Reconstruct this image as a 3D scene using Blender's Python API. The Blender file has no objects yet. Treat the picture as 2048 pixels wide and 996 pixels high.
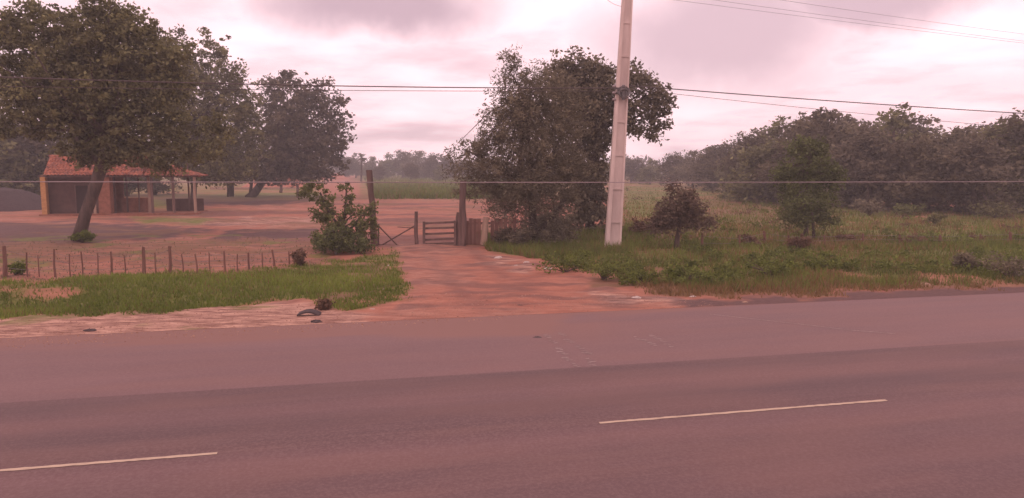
import bpy, math, random
import numpy as np
from mathutils import Vector, Matrix

random.seed(7)
RNG = np.random.default_rng(7)
S = bpy.context.scene
COL = S.collection
R = math.radians

# ------------------------------------------------------------------ camera
H = 2.8                      # seat height in the coach
FPX = 1480.0                 # focal length in pixels of the 2048 px wide photograph
PITCH = math.atan(163.0 / FPX)
cam = bpy.data.cameras.new('camera'); camo = bpy.data.objects.new('camera', cam); COL.objects.link(camo)
cam.sensor_width = 36; cam.lens = FPX / 2048 * 36
cam.clip_start = 0.1; cam.clip_end = 3000
camo.location = (0, 0, H); camo.rotation_euler = (math.pi / 2 - PITCH, 0, 0)
S.camera = camo

# ------------------------------------------------------------------ world: overcast sky over a Nishita sky
SUN_EL, SUN_ROT = R(58), R(215)
W = bpy.data.worlds.new("World"); S.world = W; W.use_nodes = True
nt = W.node_tree; N = nt.nodes; L = nt.links
for n in list(N): N.remove(n)
def nd(t, **k):
    n = N.new(t)
    for a, b in k.items(): setattr(n, a, b)
    return n
out = nd('ShaderNodeOutputWorld'); bg = nd('ShaderNodeBackground'); bg.inputs['Strength'].default_value = 0.1
sky = nd('ShaderNodeTexSky', sky_type='NISHITA', sun_disc=False); sky.sun_elevation = SUN_EL; sky.sun_rotation = SUN_ROT
sky.dust_density = 4
tc = nd('ShaderNodeTexCoord'); sep = nd('ShaderNodeSeparateXYZ'); L.new(tc.outputs['Generated'], sep.inputs[0])
def mth(op, a, b=None, c=None, clamp=False):
    m = nd('ShaderNodeMath', operation=op, use_clamp=clamp)
    for i, v in enumerate((a, b, c)):
        if v is None: continue
        if isinstance(v, (int, float)): m.inputs[i].default_value = v
        else: L.new(v, m.inputs[i])
    return m.outputs[0]
zc = mth('MAXIMUM', sep.outputs[2], 0.0)
den = mth('ADD', zc, 0.14)
cx = mth('DIVIDE', sep.outputs[0], den); cy = mth('DIVIDE', sep.outputs[1], den)
cmb = nd('ShaderNodeCombineXYZ'); L.new(cx, cmb.inputs[0]); L.new(cy, cmb.inputs[1]); cmb.inputs[2].default_value = 3.7
def noise_w(vec, scale, detail, rough=0.55):
    n = nd('ShaderNodeTexNoise'); n.inputs['Scale'].default_value = scale; n.inputs['Detail'].default_value = detail
    n.inputs['Roughness'].default_value = rough; L.new(vec, n.inputs['Vector']); return n
n1 = noise_w(cmb.outputs[0], 0.62, 6); n2 = noise_w(cmb.outputs[0], 2.1, 5)
base = mth('MULTIPLY_ADD', n2.outputs['Fac'], 0.35, mth('MULTIPLY', n1.outputs['Fac'], 0.75))
# individual thick cloud banks, each at its own bearing and height in the sky
warp = nd('ShaderNodeVectorMath', operation='MULTIPLY_ADD')
nw = noise_w(tc.outputs['Generated'], 5.0, 5, 0.6)
L.new(nw.outputs['Color'], warp.inputs[0]); warp.inputs[1].default_value = (0.16, 0.16, 0.10); L.new(tc.outputs['Generated'], warp.inputs[2])
def px_dir(px, py):
    a = (px - 1024) / FPX; b = (498 - py) / FPX
    v = Vector((a, math.cos(PITCH) + b * math.sin(PITCH), -math.sin(PITCH) + b * math.cos(PITCH))); v.normalize(); return v
dark = None
for (px, py, sx, sz, w) in [(760, 12, .16, .045, 1.0), (1440, 70, .16, .075, .85), (1730, -5, .13, .035, .9), (1500, 140, .14, .03, .55),
                            (150, 20, .16, .04, .4), (850, 190, .16, .02, .25), (1800, 170, .2, .02, .3)]:
    d = px_dir(px, py)
    s1 = nd('ShaderNodeVectorMath', operation='SUBTRACT'); L.new(warp.outputs[0], s1.inputs[0])
    s1.inputs[1].default_value = (d.x + .08, d.y + .08, d.z + .05)
    s2 = nd('ShaderNodeVectorMath', operation='MULTIPLY'); L.new(s1.outputs[0], s2.inputs[0]); s2.inputs[1].default_value = (1 / sx, 1 / sx * .6, 1 / sz)
    s3 = nd('ShaderNodeVectorMath', operation='LENGTH'); L.new(s2.outputs[0], s3.inputs[0])
    mr = nd('ShaderNodeMapRange', interpolation_type='SMOOTHSTEP'); L.new(s3.outputs['Value'], mr.inputs[0])
    mr.inputs[1].default_value = 0.35; mr.inputs[2].default_value = 1.5; mr.inputs[3].default_value = w; mr.inputs[4].default_value = 0
    dark = mr.outputs[0] if dark is None else mth('MAXIMUM', dark, mr.outputs[0])
mrb = nd('ShaderNodeMapRange', interpolation_type='SMOOTHSTEP'); L.new(base, mrb.inputs[0])
mrb.inputs[1].default_value = 0.44; mrb.inputs[2].default_value = 0.74; mrb.inputs[3].default_value = 0; mrb.inputs[4].default_value = 0.75
thick = mth('MAXIMUM', dark, mrb.outputs[0])
mixc = nd('ShaderNodeMix', data_type='RGBA'); L.new(thick, mixc.inputs[0])
mixc.inputs[6].default_value = (17.2, 12.5, 13.1, 1); mixc.inputs[7].default_value = (7.3, 5.0, 5.8, 1)
# an overcast dome is brighter overhead than near the horizon
zen = mth('MULTIPLY_ADD', mth('MAXIMUM', mth('SUBTRACT', zc, 0.3), 0.0), -0.35, 1.0)
sc = nd('ShaderNodeVectorMath', operation='SCALE'); L.new(mixc.outputs[2], sc.inputs[0]); L.new(zen, sc.inputs[3])
tint = nd('ShaderNodeMix', data_type='RGBA', blend_type='MULTIPLY'); tint.inputs[0].default_value = 1
L.new(sky.outputs[0], tint.inputs[6]); tint.inputs[7].default_value = (1.3, .85, .8, 1)
mixs = nd('ShaderNodeMix', data_type='RGBA'); mixs.inputs[0].default_value = 0.94
L.new(tint.outputs[2], mixs.inputs[6]); L.new(sc.outputs[0], mixs.inputs[7])
L.new(mixs.outputs[2], bg.inputs['Color']); L.new(bg.outputs[0], out.inputs['Surface'])

sun = bpy.data.lights.new('sun', 'SUN'); suno = bpy.data.objects.new('sun', sun); COL.objects.link(suno)
sun.energy = 0.75; sun.angle = R(18); sun.color = (1.0, .70, .66)
sd = Vector((math.sin(SUN_ROT) * math.cos(SUN_EL), math.cos(SUN_ROT) * math.cos(SUN_EL), math.sin(SUN_EL)))
suno.rotation_euler = sd.to_track_quat('Z', 'Y').to_euler(); suno.location = sd * 30

S.view_settings.view_transform = 'Standard'; S.view_settings.look = 'None'
S.view_settings.exposure = 0.0; S.view_settings.gamma = 1.0
S.view_settings.use_curve_mapping = False

# ------------------------------------------------------------------ projection helpers (pixels of the 2048x996 photo -> places in the world)
cp, sp = math.cos(PITCH), math.sin(PITCH)
def ray(px, py):
    a = (px - 1024) / FPX; b = (498 - py) / FPX
    return Vector((a, cp + b * sp, -sp + b * cp))
def gp(px, py, z=0.0):
    r = ray(px, py); t = (z - H) / r.z
    return Vector((r.x * t, r.y * t, z))
def at(px, py, Y):
    r = ray(px, py); t = Y / r.y
    return Vector((r.x * t, Y, H + r.z * t))
def to_px(X, Y, Z=0.0):
    dz = Z - H
    f = Y * cp - dz * sp; u = Y * sp + dz * cp
    f = np.where(f < .3, .3, f)
    return 1024 + FPX * X / f, 498 - FPX * u / f

# value noise
def vhash(ix, iy, seed):
    n = (ix.astype(np.int64) * 374761393 + iy.astype(np.int64) * 668265263 + seed * 974711) & 0x7fffffff
    n = ((n ^ (n >> 13)) * 1274126177) & 0x7fffffff
    return ((n ^ (n >> 16)) & 0xffff) / 65535.0
def vnoise(x, y, seed=0):
    x = np.asarray(x, float); y = np.asarray(y, float)
    ix = np.floor(x); iy = np.floor(y); fx = x - ix; fy = y - iy
    fx = fx * fx * (3 - 2 * fx); fy = fy * fy * (3 - 2 * fy)
    a = vhash(ix, iy, seed); b = vhash(ix + 1, iy, seed); c = vhash(ix, iy + 1, seed); d = vhash(ix + 1, iy + 1, seed)
    return (a * (1 - fx) + b * fx) * (1 - fy) + (c * (1 - fx) + d * fx) * fy
def fbm(x, y, seed=0, octv=4):
    s = 0; amp = .5; tot = 0
    for o in range(octv):
        s = s + vnoise(x * 2 ** o, y * 2 ** o, seed + o * 17) * amp; tot += amp; amp *= .55
    return s / tot

# ------------------------------------------------------------------ materials
def mat(name, build):
    m = bpy.data.materials.new(name); m.use_nodes = True
    t = m.node_tree
    for n in list(t.nodes): t.nodes.remove(n)
    o = t.nodes.new('ShaderNodeOutputMaterial'); b = t.nodes.new('ShaderNodeBsdfPrincipled')
    t.links.new(b.outputs[0], o.inputs[0])
    b.inputs['Roughness'].default_value = .9
    b.inputs['Specular IOR Level'].default_value = .2
    build(t, b, o)
    return m
class T:                                    # tiny node shorthand
    def __init__(s, t): s.t = t
    def n(s, ty, **k):
        x = s.t.nodes.new(ty)
        for a, b in k.items(): setattr(x, a, b)
        return x
    def noise(s, scale, detail=4, stretch=(1, 1, 1), rough=.6, coord='Object', rot=0):
        c = s.n('ShaderNodeTexCoord'); m = s.n('ShaderNodeMapping'); m.inputs['Scale'].default_value = stretch; m.inputs['Rotation'].default_value = (0, 0, rot)
        z = s.n('ShaderNodeTexNoise'); z.inputs['Scale'].default_value = scale; z.inputs['Detail'].default_value = detail; z.inputs['Roughness'].default_value = rough
        s.t.links.new(c.outputs[coord], m.inputs[0]); s.t.links.new(m.outputs[0], z.inputs['Vector'])
        return z.outputs['Fac']
    def attr(s, name): a = s.n('ShaderNodeAttribute', attribute_name=name); return a.outputs['Fac']
    def rng(s, v, a, b, c=0., d=1.):
        m = s.n('ShaderNodeMapRange'); m.clamp = True; s.t.links.new(v, m.inputs[0])
        for i, q in enumerate((a, b, c, d)): m.inputs[i + 1].default_value = q
        return m.outputs[0]
    def mix(s, f, a, b, blend='MIX'):
        m = s.n('ShaderNodeMix', data_type='RGBA', blend_type=blend)
        for i, v in ((0, f), (6, a), (7, b)):
            if isinstance(v, (int, float)): m.inputs[i].default_value = v
            elif isinstance(v, tuple): m.inputs[i].default_value = (*v, 1)
            else: s.t.links.new(v, m.inputs[i])
        return m.outputs[2]
    def math(s, op, a, b):
        m = s.n('ShaderNodeMath', operation=op)
        for i, v in enumerate((a, b)):
            if isinstance(v, (int, float)): m.inputs[i].default_value = v
            else: s.t.links.new(v, m.inputs[i])
        return m.outputs[0]
    def bump(s, b, h, strength, dist):
        m = s.n('ShaderNodeBump'); m.inputs['Strength'].default_value = strength; m.inputs['Distance'].default_value = dist
        s.t.links.new(h, m.inputs['Height']); s.t.links.new(m.outputs[0], b.inputs['Normal'])
    def base(s, b, c): s.t.links.new(c, b.inputs['Base Color'])

def two_tone(name, c1, c2, scale=3., stretch=(1, 1, 1), lo=.35, hi=.65, bump=.3, bd=.02, rough=.9):
    def f(t, b, o):
        q = T(t); v = q.noise(scale, 5, stretch)
        q.base(b, q.mix(q.rng(v, lo, hi), c1, c2)); q.bump(b, v, bump, bd); b.inputs['Roughness'].default_value = rough
    return mat(name, f)

def f_ground(t, b, o):
    q = T(t)
    nf = q.noise(9, 6); nl = q.noise(.5, 4); nm = q.noise(2.6, 7, (.6, 1.3, 1), .7)
    earth = q.mix(q.rng(nm, .35, .65), (.26, .10, .068), (.42, .18, .118))
    earth = q.mix(q.math('MULTIPLY', q.rng(nf, .4, .65), .6), earth, (.29, .125, .085))
    pale = q.mix(q.rng(q.noise(3.4, 8, (.4, 1.5, 1), .78), .42, .6), (.19, .09, .068), (.52, .31, .23))
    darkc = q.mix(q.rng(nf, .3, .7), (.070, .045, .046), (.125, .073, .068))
    gr = q.mix(q.rng(q.noise(3.5, 6), .3, .7), (.10, .105, .026), (.19, .185, .050))
    dry = q.mix(q.rng(q.noise(1.8, 6, (.5, 1, 1)), .3, .7), (.15, .085, .048), (.235, .13, .075))
    c = q.mix(q.attr('pale'), earth, pale)
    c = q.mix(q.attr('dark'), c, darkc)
    c = q.mix(q.attr('dry'), c, dry)
    c = q.mix(q.attr('grass'), c, gr)
    q.base(b, c); q.bump(b, q.noise(7, 7), .6, .04)
M_ground = mat('ground_cover', f_ground)

RD = Vector((.9755, .2198, 0)); RD.normalize(); RN = Vector((-RD.y, RD.x, 0))     # along the road / away from the camera
ROADROT = math.atan2(RD.y, RD.x)
def f_asphalt(dark):
    def f(t, b, o):
        q = T(t)
        band = q.noise(.55, 3, (.035, 1, 1)); fine = q.noise(26, 4, (1,1,1), .85); mid = q.noise(1.3, 5, (.16, 1, 1)); st = q.noise(7, 4, (.04, 1, 1))
        if dark: c = q.mix(q.rng(band, .38, .62), (.116, .069, .069), (.160, .091, .090))
        else: c = q.mix(q.rng(mid, .3, .7), (.165, .098, .097), (.198, .115, .112))
        c = q.mix(q.math('MULTIPLY', q.rng(st, .45, .7), .35), c, (.20, .12, .11))
        c = q.mix(q.math('MULTIPLY', q.rng(fine, .44, .66), .45), c, (.26, .175, .165))
        c = q.mix(q.attr('wear'), c, (.098, .066, .068))
        c = q.mix(q.attr('dust'), c, (.235, .125, .10))
        q.base(b, c); q.bump(b, fine, .25, .01); b.inputs['Roughness'].default_value = .8
    return f
M_road = mat('worn_asphalt', f_asphalt(True)); M_shoulder = mat('dusty_asphalt', f_asphalt(False))
M_paint = two_tone('worn_paint', (.50, .38, .28), (.34, .25, .19), 6, lo=.5, hi=.8, bump=0)
M_scuff = two_tone('faded_paint', (.38, .29, .27), (.22, .155, .145), 14, lo=.35, hi=.65, bump=0)
M_conc = two_tone('weathered_concrete', (.52, .41, .37), (.70, .56, .51), 2.2, (1, 1, .3), bump=.2)
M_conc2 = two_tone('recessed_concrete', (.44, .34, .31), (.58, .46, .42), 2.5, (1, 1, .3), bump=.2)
M_wood = two_tone('grey_brown_wood', (.10, .065, .058), (.18, .11, .095), 5, (1, 1, .12), bump=.6)
M_redwood = two_tone('red_brown_wood', (.13, .065, .055), (.21, .11, .085), 5, (1, 1, .12), bump=.6)
M_palewood = two_tone('bleached_wood', (.28, .18, .14), (.40, .27, .2), 6, (1, 1, .15), bump=.5)
M_bark = two_tone('bark', (.065, .046, .040), (.13, .09, .078), 6, (1, 1, .25), bump=.8, bd=.05)
M_plaster = two_tone('brown_brick', (.20, .085, .055), (.30, .13, .09), 4, bump=.4)
M_wallyel = two_tone('yellow_clay_brick', (.38, .19, .08), (.50, .27, .12), 5, (1, 1, 3), bump=.3)
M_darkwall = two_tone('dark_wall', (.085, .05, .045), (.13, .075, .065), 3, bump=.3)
M_door = two_tone('dark_door', (.035, .022, .022), (.05, .03, .03), 3)
M_metal = two_tone('grey_metal', (.10, .09, .09), (.18, .16, .16), 4, rough=.6)
M_linewire = two_tone('dark_line_wire', (.08, .062, .062), (.12, .095, .095), 4, rough=.8)
M_wire = two_tone('aluminium_wire', (.15, .13, .13), (.22, .19, .19), 4, rough=.6)
M_palewire = two_tone('pale_cable', (.26, .21, .21), (.34, .28, .28), 1.5, rough=.6)
M_litter = two_tone('pale_plastic', (.56, .48, .44), (.42, .34, .30), 9, bump=0)
M_stone = two_tone('pale_stone', (.48, .33, .24), (.33, .21, .15), 9)
M_pebble = two_tone('earth_pebbles', (.22, .11, .08), (.42, .26, .19), 9)
M_rubber = two_tone('black_rubber', (.05, .038, .04), (.09, .065, .065), 9)
M_gravel = two_tone('dark_gravel', (.045, .032, .034), (.09, .062, .062), 9, lo=.3, hi=.7, bump=.8, bd=.05)
M_redmound = two_tone('red_earth_heap', (.36, .14, .10), (.44, .19, .13), 2, bump=.5)
def f_tile(t, b, o):
    q = T(t)
    v = q.n('ShaderNodeTexVoronoi'); v.inputs['Scale'].default_value = 5; c = q.n('ShaderNodeTexCoord'); t.links.new(c.outputs['Object'], v.inputs['Vector'])
    sepn = q.n('ShaderNodeSeparateColor'); t.links.new(v.outputs['Color'], sepn.inputs[0])
    a = q.mix(sepn.outputs[0], (.21, .075, .053), (.42, .16, .10)); a = q.mix(q.rng(q.noise(1.6, 5), .45, .7), a, (.11, .055, .05))
    q.base(b, a)
M_tile = mat('clay_roof_tile', f_tile)

def leafmat(name, c1, c2, c3=None):
    def f(t, b, o):
        q = T(t)
        g = q.mix(q.attr('tone'), c1, c2)
        q.base(b, g); b.inputs['Roughness'].default_value = .75
        tr = q.n('ShaderNodeBsdfTranslucent'); t.links.new(g, tr.inputs[0]); ms = q.n('ShaderNodeMixShader'); ms.inputs[0].default_value = .32
        t.links.new(b.outputs[0], ms.inputs[1]); t.links.new(tr.outputs[0], ms.inputs[2]); t.links.new(ms.outputs[0], o.inputs[0])
    return mat(name, f)
L_dark = leafmat('dark_leaves', (0.087, 0.072, 0.053), (0.200, 0.163, 0.104))
L_mid = leafmat('green_leaves', (0.095, 0.088, 0.048), (0.271, 0.255, 0.114))
L_olive = leafmat('olive_leaves', (0.118, 0.100, 0.071), (0.273, 0.232, 0.148))
L_light = leafmat('light_green_leaves', (0.103, 0.108, 0.046), (0.228, 0.244, 0.085))
L_far = leafmat('far_leaves', (0.087, 0.070, 0.050), (0.193, 0.159, 0.093))
L_olive2 = leafmat('dull_green_leaves', (0.077, 0.089, 0.036), (0.171, 0.194, 0.068))
L_brown = leafmat('brownish_leaves', (0.111, 0.075, 0.059), (0.208, 0.150, 0.105))
L_dry = leafmat('dry_leaves', (.11, .065, .045), (.22, .13, .08))
L_grass = leafmat('grass_blades', (0.109, 0.145, 0.024), (0.257, 0.308, 0.060))
L_straw = leafmat('straw_blades', (.17, .11, .05), (.29, .18, .085))
L_weed = leafmat('weed_leaves', (0.090, 0.111, 0.025), (0.211, 0.249, 0.054))

# ------------------------------------------------------------------ mesh helpers
def link(name, V, F, m, parent=None, smooth=False, loc=None):
    me = bpy.data.meshes.new(name)
    V = np.asarray(V, float)
    if parent is not None: V = V - np.array(gloc(parent))
    elif loc is not None: V = V - np.array(loc)
    if isinstance(F, np.ndarray):
        nf, k = F.shape
        me.vertices.add(len(V)); me.vertices.foreach_set('co', V.ravel())
        me.loops.add(nf * k); me.loops.foreach_set('vertex_index', F.ravel().astype(np.int32))
        me.polygons.add(nf); me.polygons.foreach_set('loop_start', (np.arange(nf) * k).astype(np.int32))
        me.polygons.foreach_set('loop_total', np.full(nf, k, np.int32))
        me.update(calc_edges=True)
    else:
        me.from_pydata([tuple(v) for v in V], [], F); me.update()
    if smooth: me.polygons.foreach_set('use_smooth', [True] * len(me.polygons))
    me.materials.append(m)
    o = bpy.data.objects.new(name, me); COL.objects.link(o)
    if parent is not None: o.parent = parent
    elif loc is not None: o.location = loc
    return o
def gloc(o):
    v = Vector(o.location); p = o.parent
    while p is not None: v = v + Vector(p.location); p = p.parent
    return v
def setattr_f(o, name, vals):
    a = o.data.attributes.new(name, 'FLOAT', 'POINT'); a.data.foreach_set('value', np.asarray(vals, np.float32))
def thing(name, label, cat, loc, group=None):
    o = bpy.data.objects.new(name, None); COL.objects.link(o); o.location = loc; o.empty_display_size = .2
    tag(o, label, cat, group); return o
def tag(o, label, cat, group=None, kind=None):
    o['label'] = label; o['category'] = cat
    if group: o['group'] = group
    if kind: o['kind'] = kind
    return o
def struct(o, kind='structure', label=None, cat=None):
    o['kind'] = kind
    if label: o['label'] = label
    if cat: o['category'] = cat
    return o
class MB:
    def __init__(s): s.V = []; s.F = []
    def add(s, V, F):
        n = len(s.V); s.V += [tuple(v) for v in V]; s.F += [tuple(i + n for i in f) for f in F]; return s
    def box(s, lo, hi, M=None):
        x0, y0, z0 = lo; x1, y1, z1 = hi
        V = [Vector(p) for p in ((x0, y0, z0), (x1, y0, z0), (x1, y1, z0), (x0, y1, z0), (x0, y0, z1), (x1, y0, z1), (x1, y1, z1), (x0, y1, z1))]
        if M is not None: V = [M @ v for v in V]
        return s.add(V, [(0, 3, 2, 1), (4, 5, 6, 7), (0, 1, 5, 4), (1, 2, 6, 5), (2, 3, 7, 6), (3, 0, 4, 7)])
    def tube(s, pts, rad, n=7, wob=0., sq=None):
        pts = [Vector(p) for p in pts]
        if not hasattr(rad, '__len__'): rad = [rad] * len(pts)
        V = []
        for i, p in enumerate(pts):
            a = pts[max(i - 1, 0)]; b = pts[min(i + 1, len(pts) - 1)]; d = (b - a).normalized()
            u = d.cross(Vector((0, 0, 1)) if abs(d.z) < .9 else Vector((0, 1, 0))).normalized(); w = d.cross(u)
            for k in range(n):
                t = 2 * math.pi * k / n; r = rad[i] * (1 + wob * random.uniform(-1, 1))
                V.append(p + (u * math.cos(t) + w * math.sin(t)) * r)
        F = [(i * n + k, i * n + (k + 1) % n, (i + 1) * n + (k + 1) % n, (i + 1) * n + k) for i in range(len(pts) - 1) for k in range(n)]
        F += [tuple(range(n))[::-1], tuple(range((len(pts) - 1) * n, len(pts) * n))]
        return s.add(V, F)
    def build(s, name, m, parent=None, smooth=False, loc=None): return link(name, s.V, s.F, m, parent, smooth, loc)

# ------------------------------------------------------------------ road lines
def sof(p): return p.dot(RN)
def tof(p): return p.dot(RD)
S_EDGE = sof(gp(1040, 633)); S_LANE = sof(gp(1024, 747)); S_CTR = sof(gp(1486, 828.5))
ROADZ = .03

# ------------------------------------------------------------------ ground: one sheet, real relief, cover weights by region
def poly_sd(px, py, P):
    P = np.array(P, float); n = len(P); d = np.full(px.shape, 1e9); ins = np.zeros(px.shape, bool)
    for i in range(n):
        a = P[i]; b = P[(i + 1) % n]; e = b - a; wx = px - a[0]; wy = py - a[1]
        t = np.clip((wx * e[0] + wy * e[1]) / (e @ e), 0, 1)
        d = np.minimum(d, np.hypot(wx - t * e[0], (wy - t * e[1]) * 2.2))
        c = ((a[1] > py) != (b[1] > py)) & (px < (b[0] - a[0]) * (py - a[1]) / (b[1] - a[1] + 1e-9) + a[0]); ins ^= c
    return np.where(ins, d, -d)
POLY = dict(
    grass=[[(-1500, 590), (0, 566), (300, 552), (560, 545), (680, 520), (790, 502), (812, 590), (690, 612), (600, 592), (400, 612), (200, 625), (0, 640), (-1500, 690)],
           [(1090, 512), (1250, 498), (2048, 490), (5000, 490), (5000, 560), (2048, 572), (1650, 578), (1400, 580), (1250, 560), (1120, 530)],
           [(950, 470), (1300, 455), (1300, 500), (1100, 520), (980, 500)],
           [(1250, 372), (1500, 385), (1700, 415), (2100, 415), (5000, 430), (5000, 500), (1250, 500)],
           [(730, 352), (1060, 352), (1060, 397), (745, 396)], [(-1500, 352), (130, 352), (130, 392), (-1500, 392)],
           [(440, 386), (640, 384), (640, 391), (440, 392)], [(225, 400), (330, 400), (350, 416), (225, 416)], [(260, 436), (420, 436), (400, 448), (280, 448)]],
    dry=[[(640, 540), (760, 520), (790, 560), (760, 600), (650, 605)], [(1250, 556), (2048, 560), (5000, 560), (5000, 592), (2048, 576), (1500, 592), (1300, 584)],
         [(1380, 400), (1560, 392), (1700, 430), (1600, 470), (1300, 480)], [(1500, 470), (1800, 470), (1800, 500), (1500, 500)], [(730, 345), (1000, 343), (1000, 362), (700, 362)],
         [(-1500, 488), (0, 488), (640, 480), (640, 500), (0, 520)]],
    pale=[[(-1500, 700), (0, 642), (300, 616), (620, 602), (770, 640), (700, 662), (0, 702), (-1500, 800)], [(340, 434), (640, 436), (640, 452), (360, 452)], [(960, 512), (1080, 530), (1060, 545), (960, 522)],
          [(1150, 575), (1300, 592), (1450, 606), (1300, 612), (1150, 590)]],
    dark=[[(-1500, 445), (0, 443), (230, 446), (440, 462), (330, 478), (100, 488), (-1500, 492)], [(300, 388), (640, 388), (650, 402), (520, 410), (300, 412)], [(1330, 602), (1500, 596), (2048, 577), (5000, 530), (5000, 600), (2048, 600), (1400, 624)],  # second outline paints the shade under the mango tree into the soil colour
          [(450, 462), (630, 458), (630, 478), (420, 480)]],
    drive=[[(758, 488), (950, 486), (1000, 508), (1110, 540), (1280, 588), (1480, 606), (1440, 616), (1035, 633), (1035, 640), (690, 662), (770, 636), (800, 600), (812, 560), (785, 500)]])
def regions(X, Y):
    px, py = to_px(X, Y)
    k = np.clip(14 / np.maximum(Y, 4), .1, 1.4)
    jx = (fbm(X * 1.1, Y * 1.1, 3) - .5) * 90 * k; jy = (fbm(X * 1.3 + 9, Y * 1.3, 8) - .5) * 46 * k
    out = {}
    for key, polys in POLY.items():
        sd = np.full(X.shape, -1e9)
        for P in polys: sd = np.maximum(sd, poly_sd(px + jx, py + jy, P))
        out[key] = np.clip(.5 + sd / ((30 if key in ('grass', 'dry') else 18) * k + 3), 0, 1)
    return out
def axis(segs):
    a = [segs[0][0]]
    for lo, hi, st in segs:
        n = max(1, int(round((hi - lo) / st))); a += list(np.linspace(lo, hi, n + 1)[1:])
    return np.array(a)
gx = axis([(-300, -120, 30), (-120, -50, 5), (-50, -22, .8), (-22, 26, .14), (26, 60, .8), (60, 120, 5), (120, 300, 30)])
gy = axis([(-120, -10, 12), (-10, 11, 1.2), (11, 34, .13), (34, 60, .3), (60, 130, 1.5), (130, 300, 10)])
GX, GY = np.meshgrid(gx, gy, indexing='xy')
def relief(X, Y):
    s = X * RN.x + Y * RN.y
    z = (fbm(X * .35, Y * .35, 21) - .5) * .22 + (fbm(X * 1.6, Y * 1.6, 31, 4) - .5) * .12
    far = np.clip((s - S_EDGE - .1) / 2.5, 0, 1)
    lip = np.clip((s - S_EDGE) / .5, 0, 1)
    z = z * far + .01 * lip * (1 - far)
    # left verge: eroded gravel lip, then a shallow grass ditch and a low bank up to the fence
    left = np.clip((-2 - X) / 4, 0, 1)
    z = z + left * (-.12 * np.exp(-((s - S_EDGE - 3.2) / 1.1) ** 2) + .10 * np.exp(-((s - S_EDGE - 5.6) / 1.2) ** 2))
    return z - np.where(s < S_EDGE, .06, 0)
GZ = relief(GX, GY)
reg = regions(GX, GY)
def hz(x, y): return float(relief(np.array([x]), np.array([y]))[0])
# patchy cover
pn = fbm(GX * .8, GY * .8, 55, 5); pn2 = fbm(GX * .35 + 5, GY * .5, 77, 4)
gr = np.clip(reg['grass'] * np.clip((pn - .22) * 7, .15, 1) * (1 - .55 * reg['dry']), 0, 1)
px_, py_ = to_px(GX, GY)
yard = (1 - reg['grass']) * (1 - reg['drive']) * (px_ < 660) * (py_ > 470)
gr = np.maximum(gr, yard * np.clip((pn - .60) * 9, 0, .75))
far_field = np.clip((GY - 60) / 20, 0, 1) * (px_ > -1e6) * np.where((px_ > 640) & (px_ < 720), .0, 1)
gr = np.maximum(gr, far_field * .8 * np.clip((pn2 - .3) * 5, .3, 1))
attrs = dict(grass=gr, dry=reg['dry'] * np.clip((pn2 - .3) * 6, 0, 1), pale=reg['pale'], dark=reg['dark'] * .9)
band = (px_ < 680) * (py_ > 484) * (py_ < 566) * (1 - reg['grass'])
attrs['dry'] = np.maximum(attrs['dry'], band * np.clip(.35 + (fbm(GX * 1.4, GY * 4, 12, 5) - .45) * 5, 0, .5))
stk = fbm(GX * .7 + 3, GY * 3.2, 88, 5)
attrs['dark'] = np.maximum(attrs['dark'], band * .55 * np.clip((stk - .52) * 8, 0, 1))
attrs['pale'] = np.maximum(attrs['pale'], band * .6 * np.clip((.44 - stk) * 9, 0, 1))
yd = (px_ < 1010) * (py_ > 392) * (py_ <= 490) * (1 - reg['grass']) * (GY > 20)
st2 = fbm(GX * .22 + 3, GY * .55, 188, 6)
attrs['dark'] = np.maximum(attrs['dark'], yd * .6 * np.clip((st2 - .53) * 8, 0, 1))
attrs['pale'] = np.maximum(attrs['pale'], yd * .5 * np.clip((.42 - st2) * 9, 0, 1))
attrs['dry'] = np.maximum(attrs['dry'], yd * .8 * np.clip((fbm(GX * .3, GY * .9, 189, 6) - .54) * 9, 0, 1))
fld = (px_ > 1180) * (py_ > 372) * (py_ < 575)
attrs['dry'] = np.maximum(attrs['dry'], fld * np.clip((fbm(GX * .28, GY * .5, 101, 5) - .50) * 8, 0, .95))
attrs['grass'] = np.where(fld * (fbm(GX * .22 + 7, GY * .4, 103, 4) > .60), attrs['grass'] * .35, attrs['grass'])
# wheel ruts worn into the drive, grey and packed
gate = gp(880, 492); ux, uy = (gp(1060, 640) - gate).normalized().xy
lat = (GX - gate.x) * -uy + (GY - gate.y) * ux + (fbm(GX * .3, GY * .3, 66) - .5) * 1.6
rut = np.maximum(np.exp(-((lat - .8) / .28) ** 2), np.exp(-((lat + .9) / .3) ** 2)) * (reg['drive'] > .3)
attrs['dark'] = np.maximum(attrs['dark'], np.maximum(.4 * rut * np.clip((pn - .3) * 4, 0, 1), .5 * (reg['drive'] > .3) * np.clip((fbm(GX * .9, GY * 2.6, 19, 5) - .50) * 7, 0, 1)))
attrs['pale'] = np.maximum(attrs['pale'], .35 * (reg['drive'] > .5) * np.clip((pn2 - .45) * 6, 0, 1))
nx, ny = len(gx), len(gy)
V = np.stack([GX.ravel(), GY.ravel(), GZ.ravel()], 1)
ii = (np.arange(ny - 1)[:, None] * nx + np.arange(nx - 1)[None, :]).ravel()
F = np.stack([ii, ii + 1, ii + nx + 1, ii + nx], 1)
dm = (reg['drive'] > .5).ravel(); isd = dm[F].sum(1) >= 3
def sub_sheet(name, sel):
    f = F[sel]; used, inv = np.unique(f, return_inverse=True)
    o = link(name, V[used], inv.reshape(f.shape), M_ground, smooth=True)
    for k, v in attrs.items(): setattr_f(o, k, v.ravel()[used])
    return struct(o)
sub_sheet('ground', ~isd); sub_sheet('dirt_driveway', isd)

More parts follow.
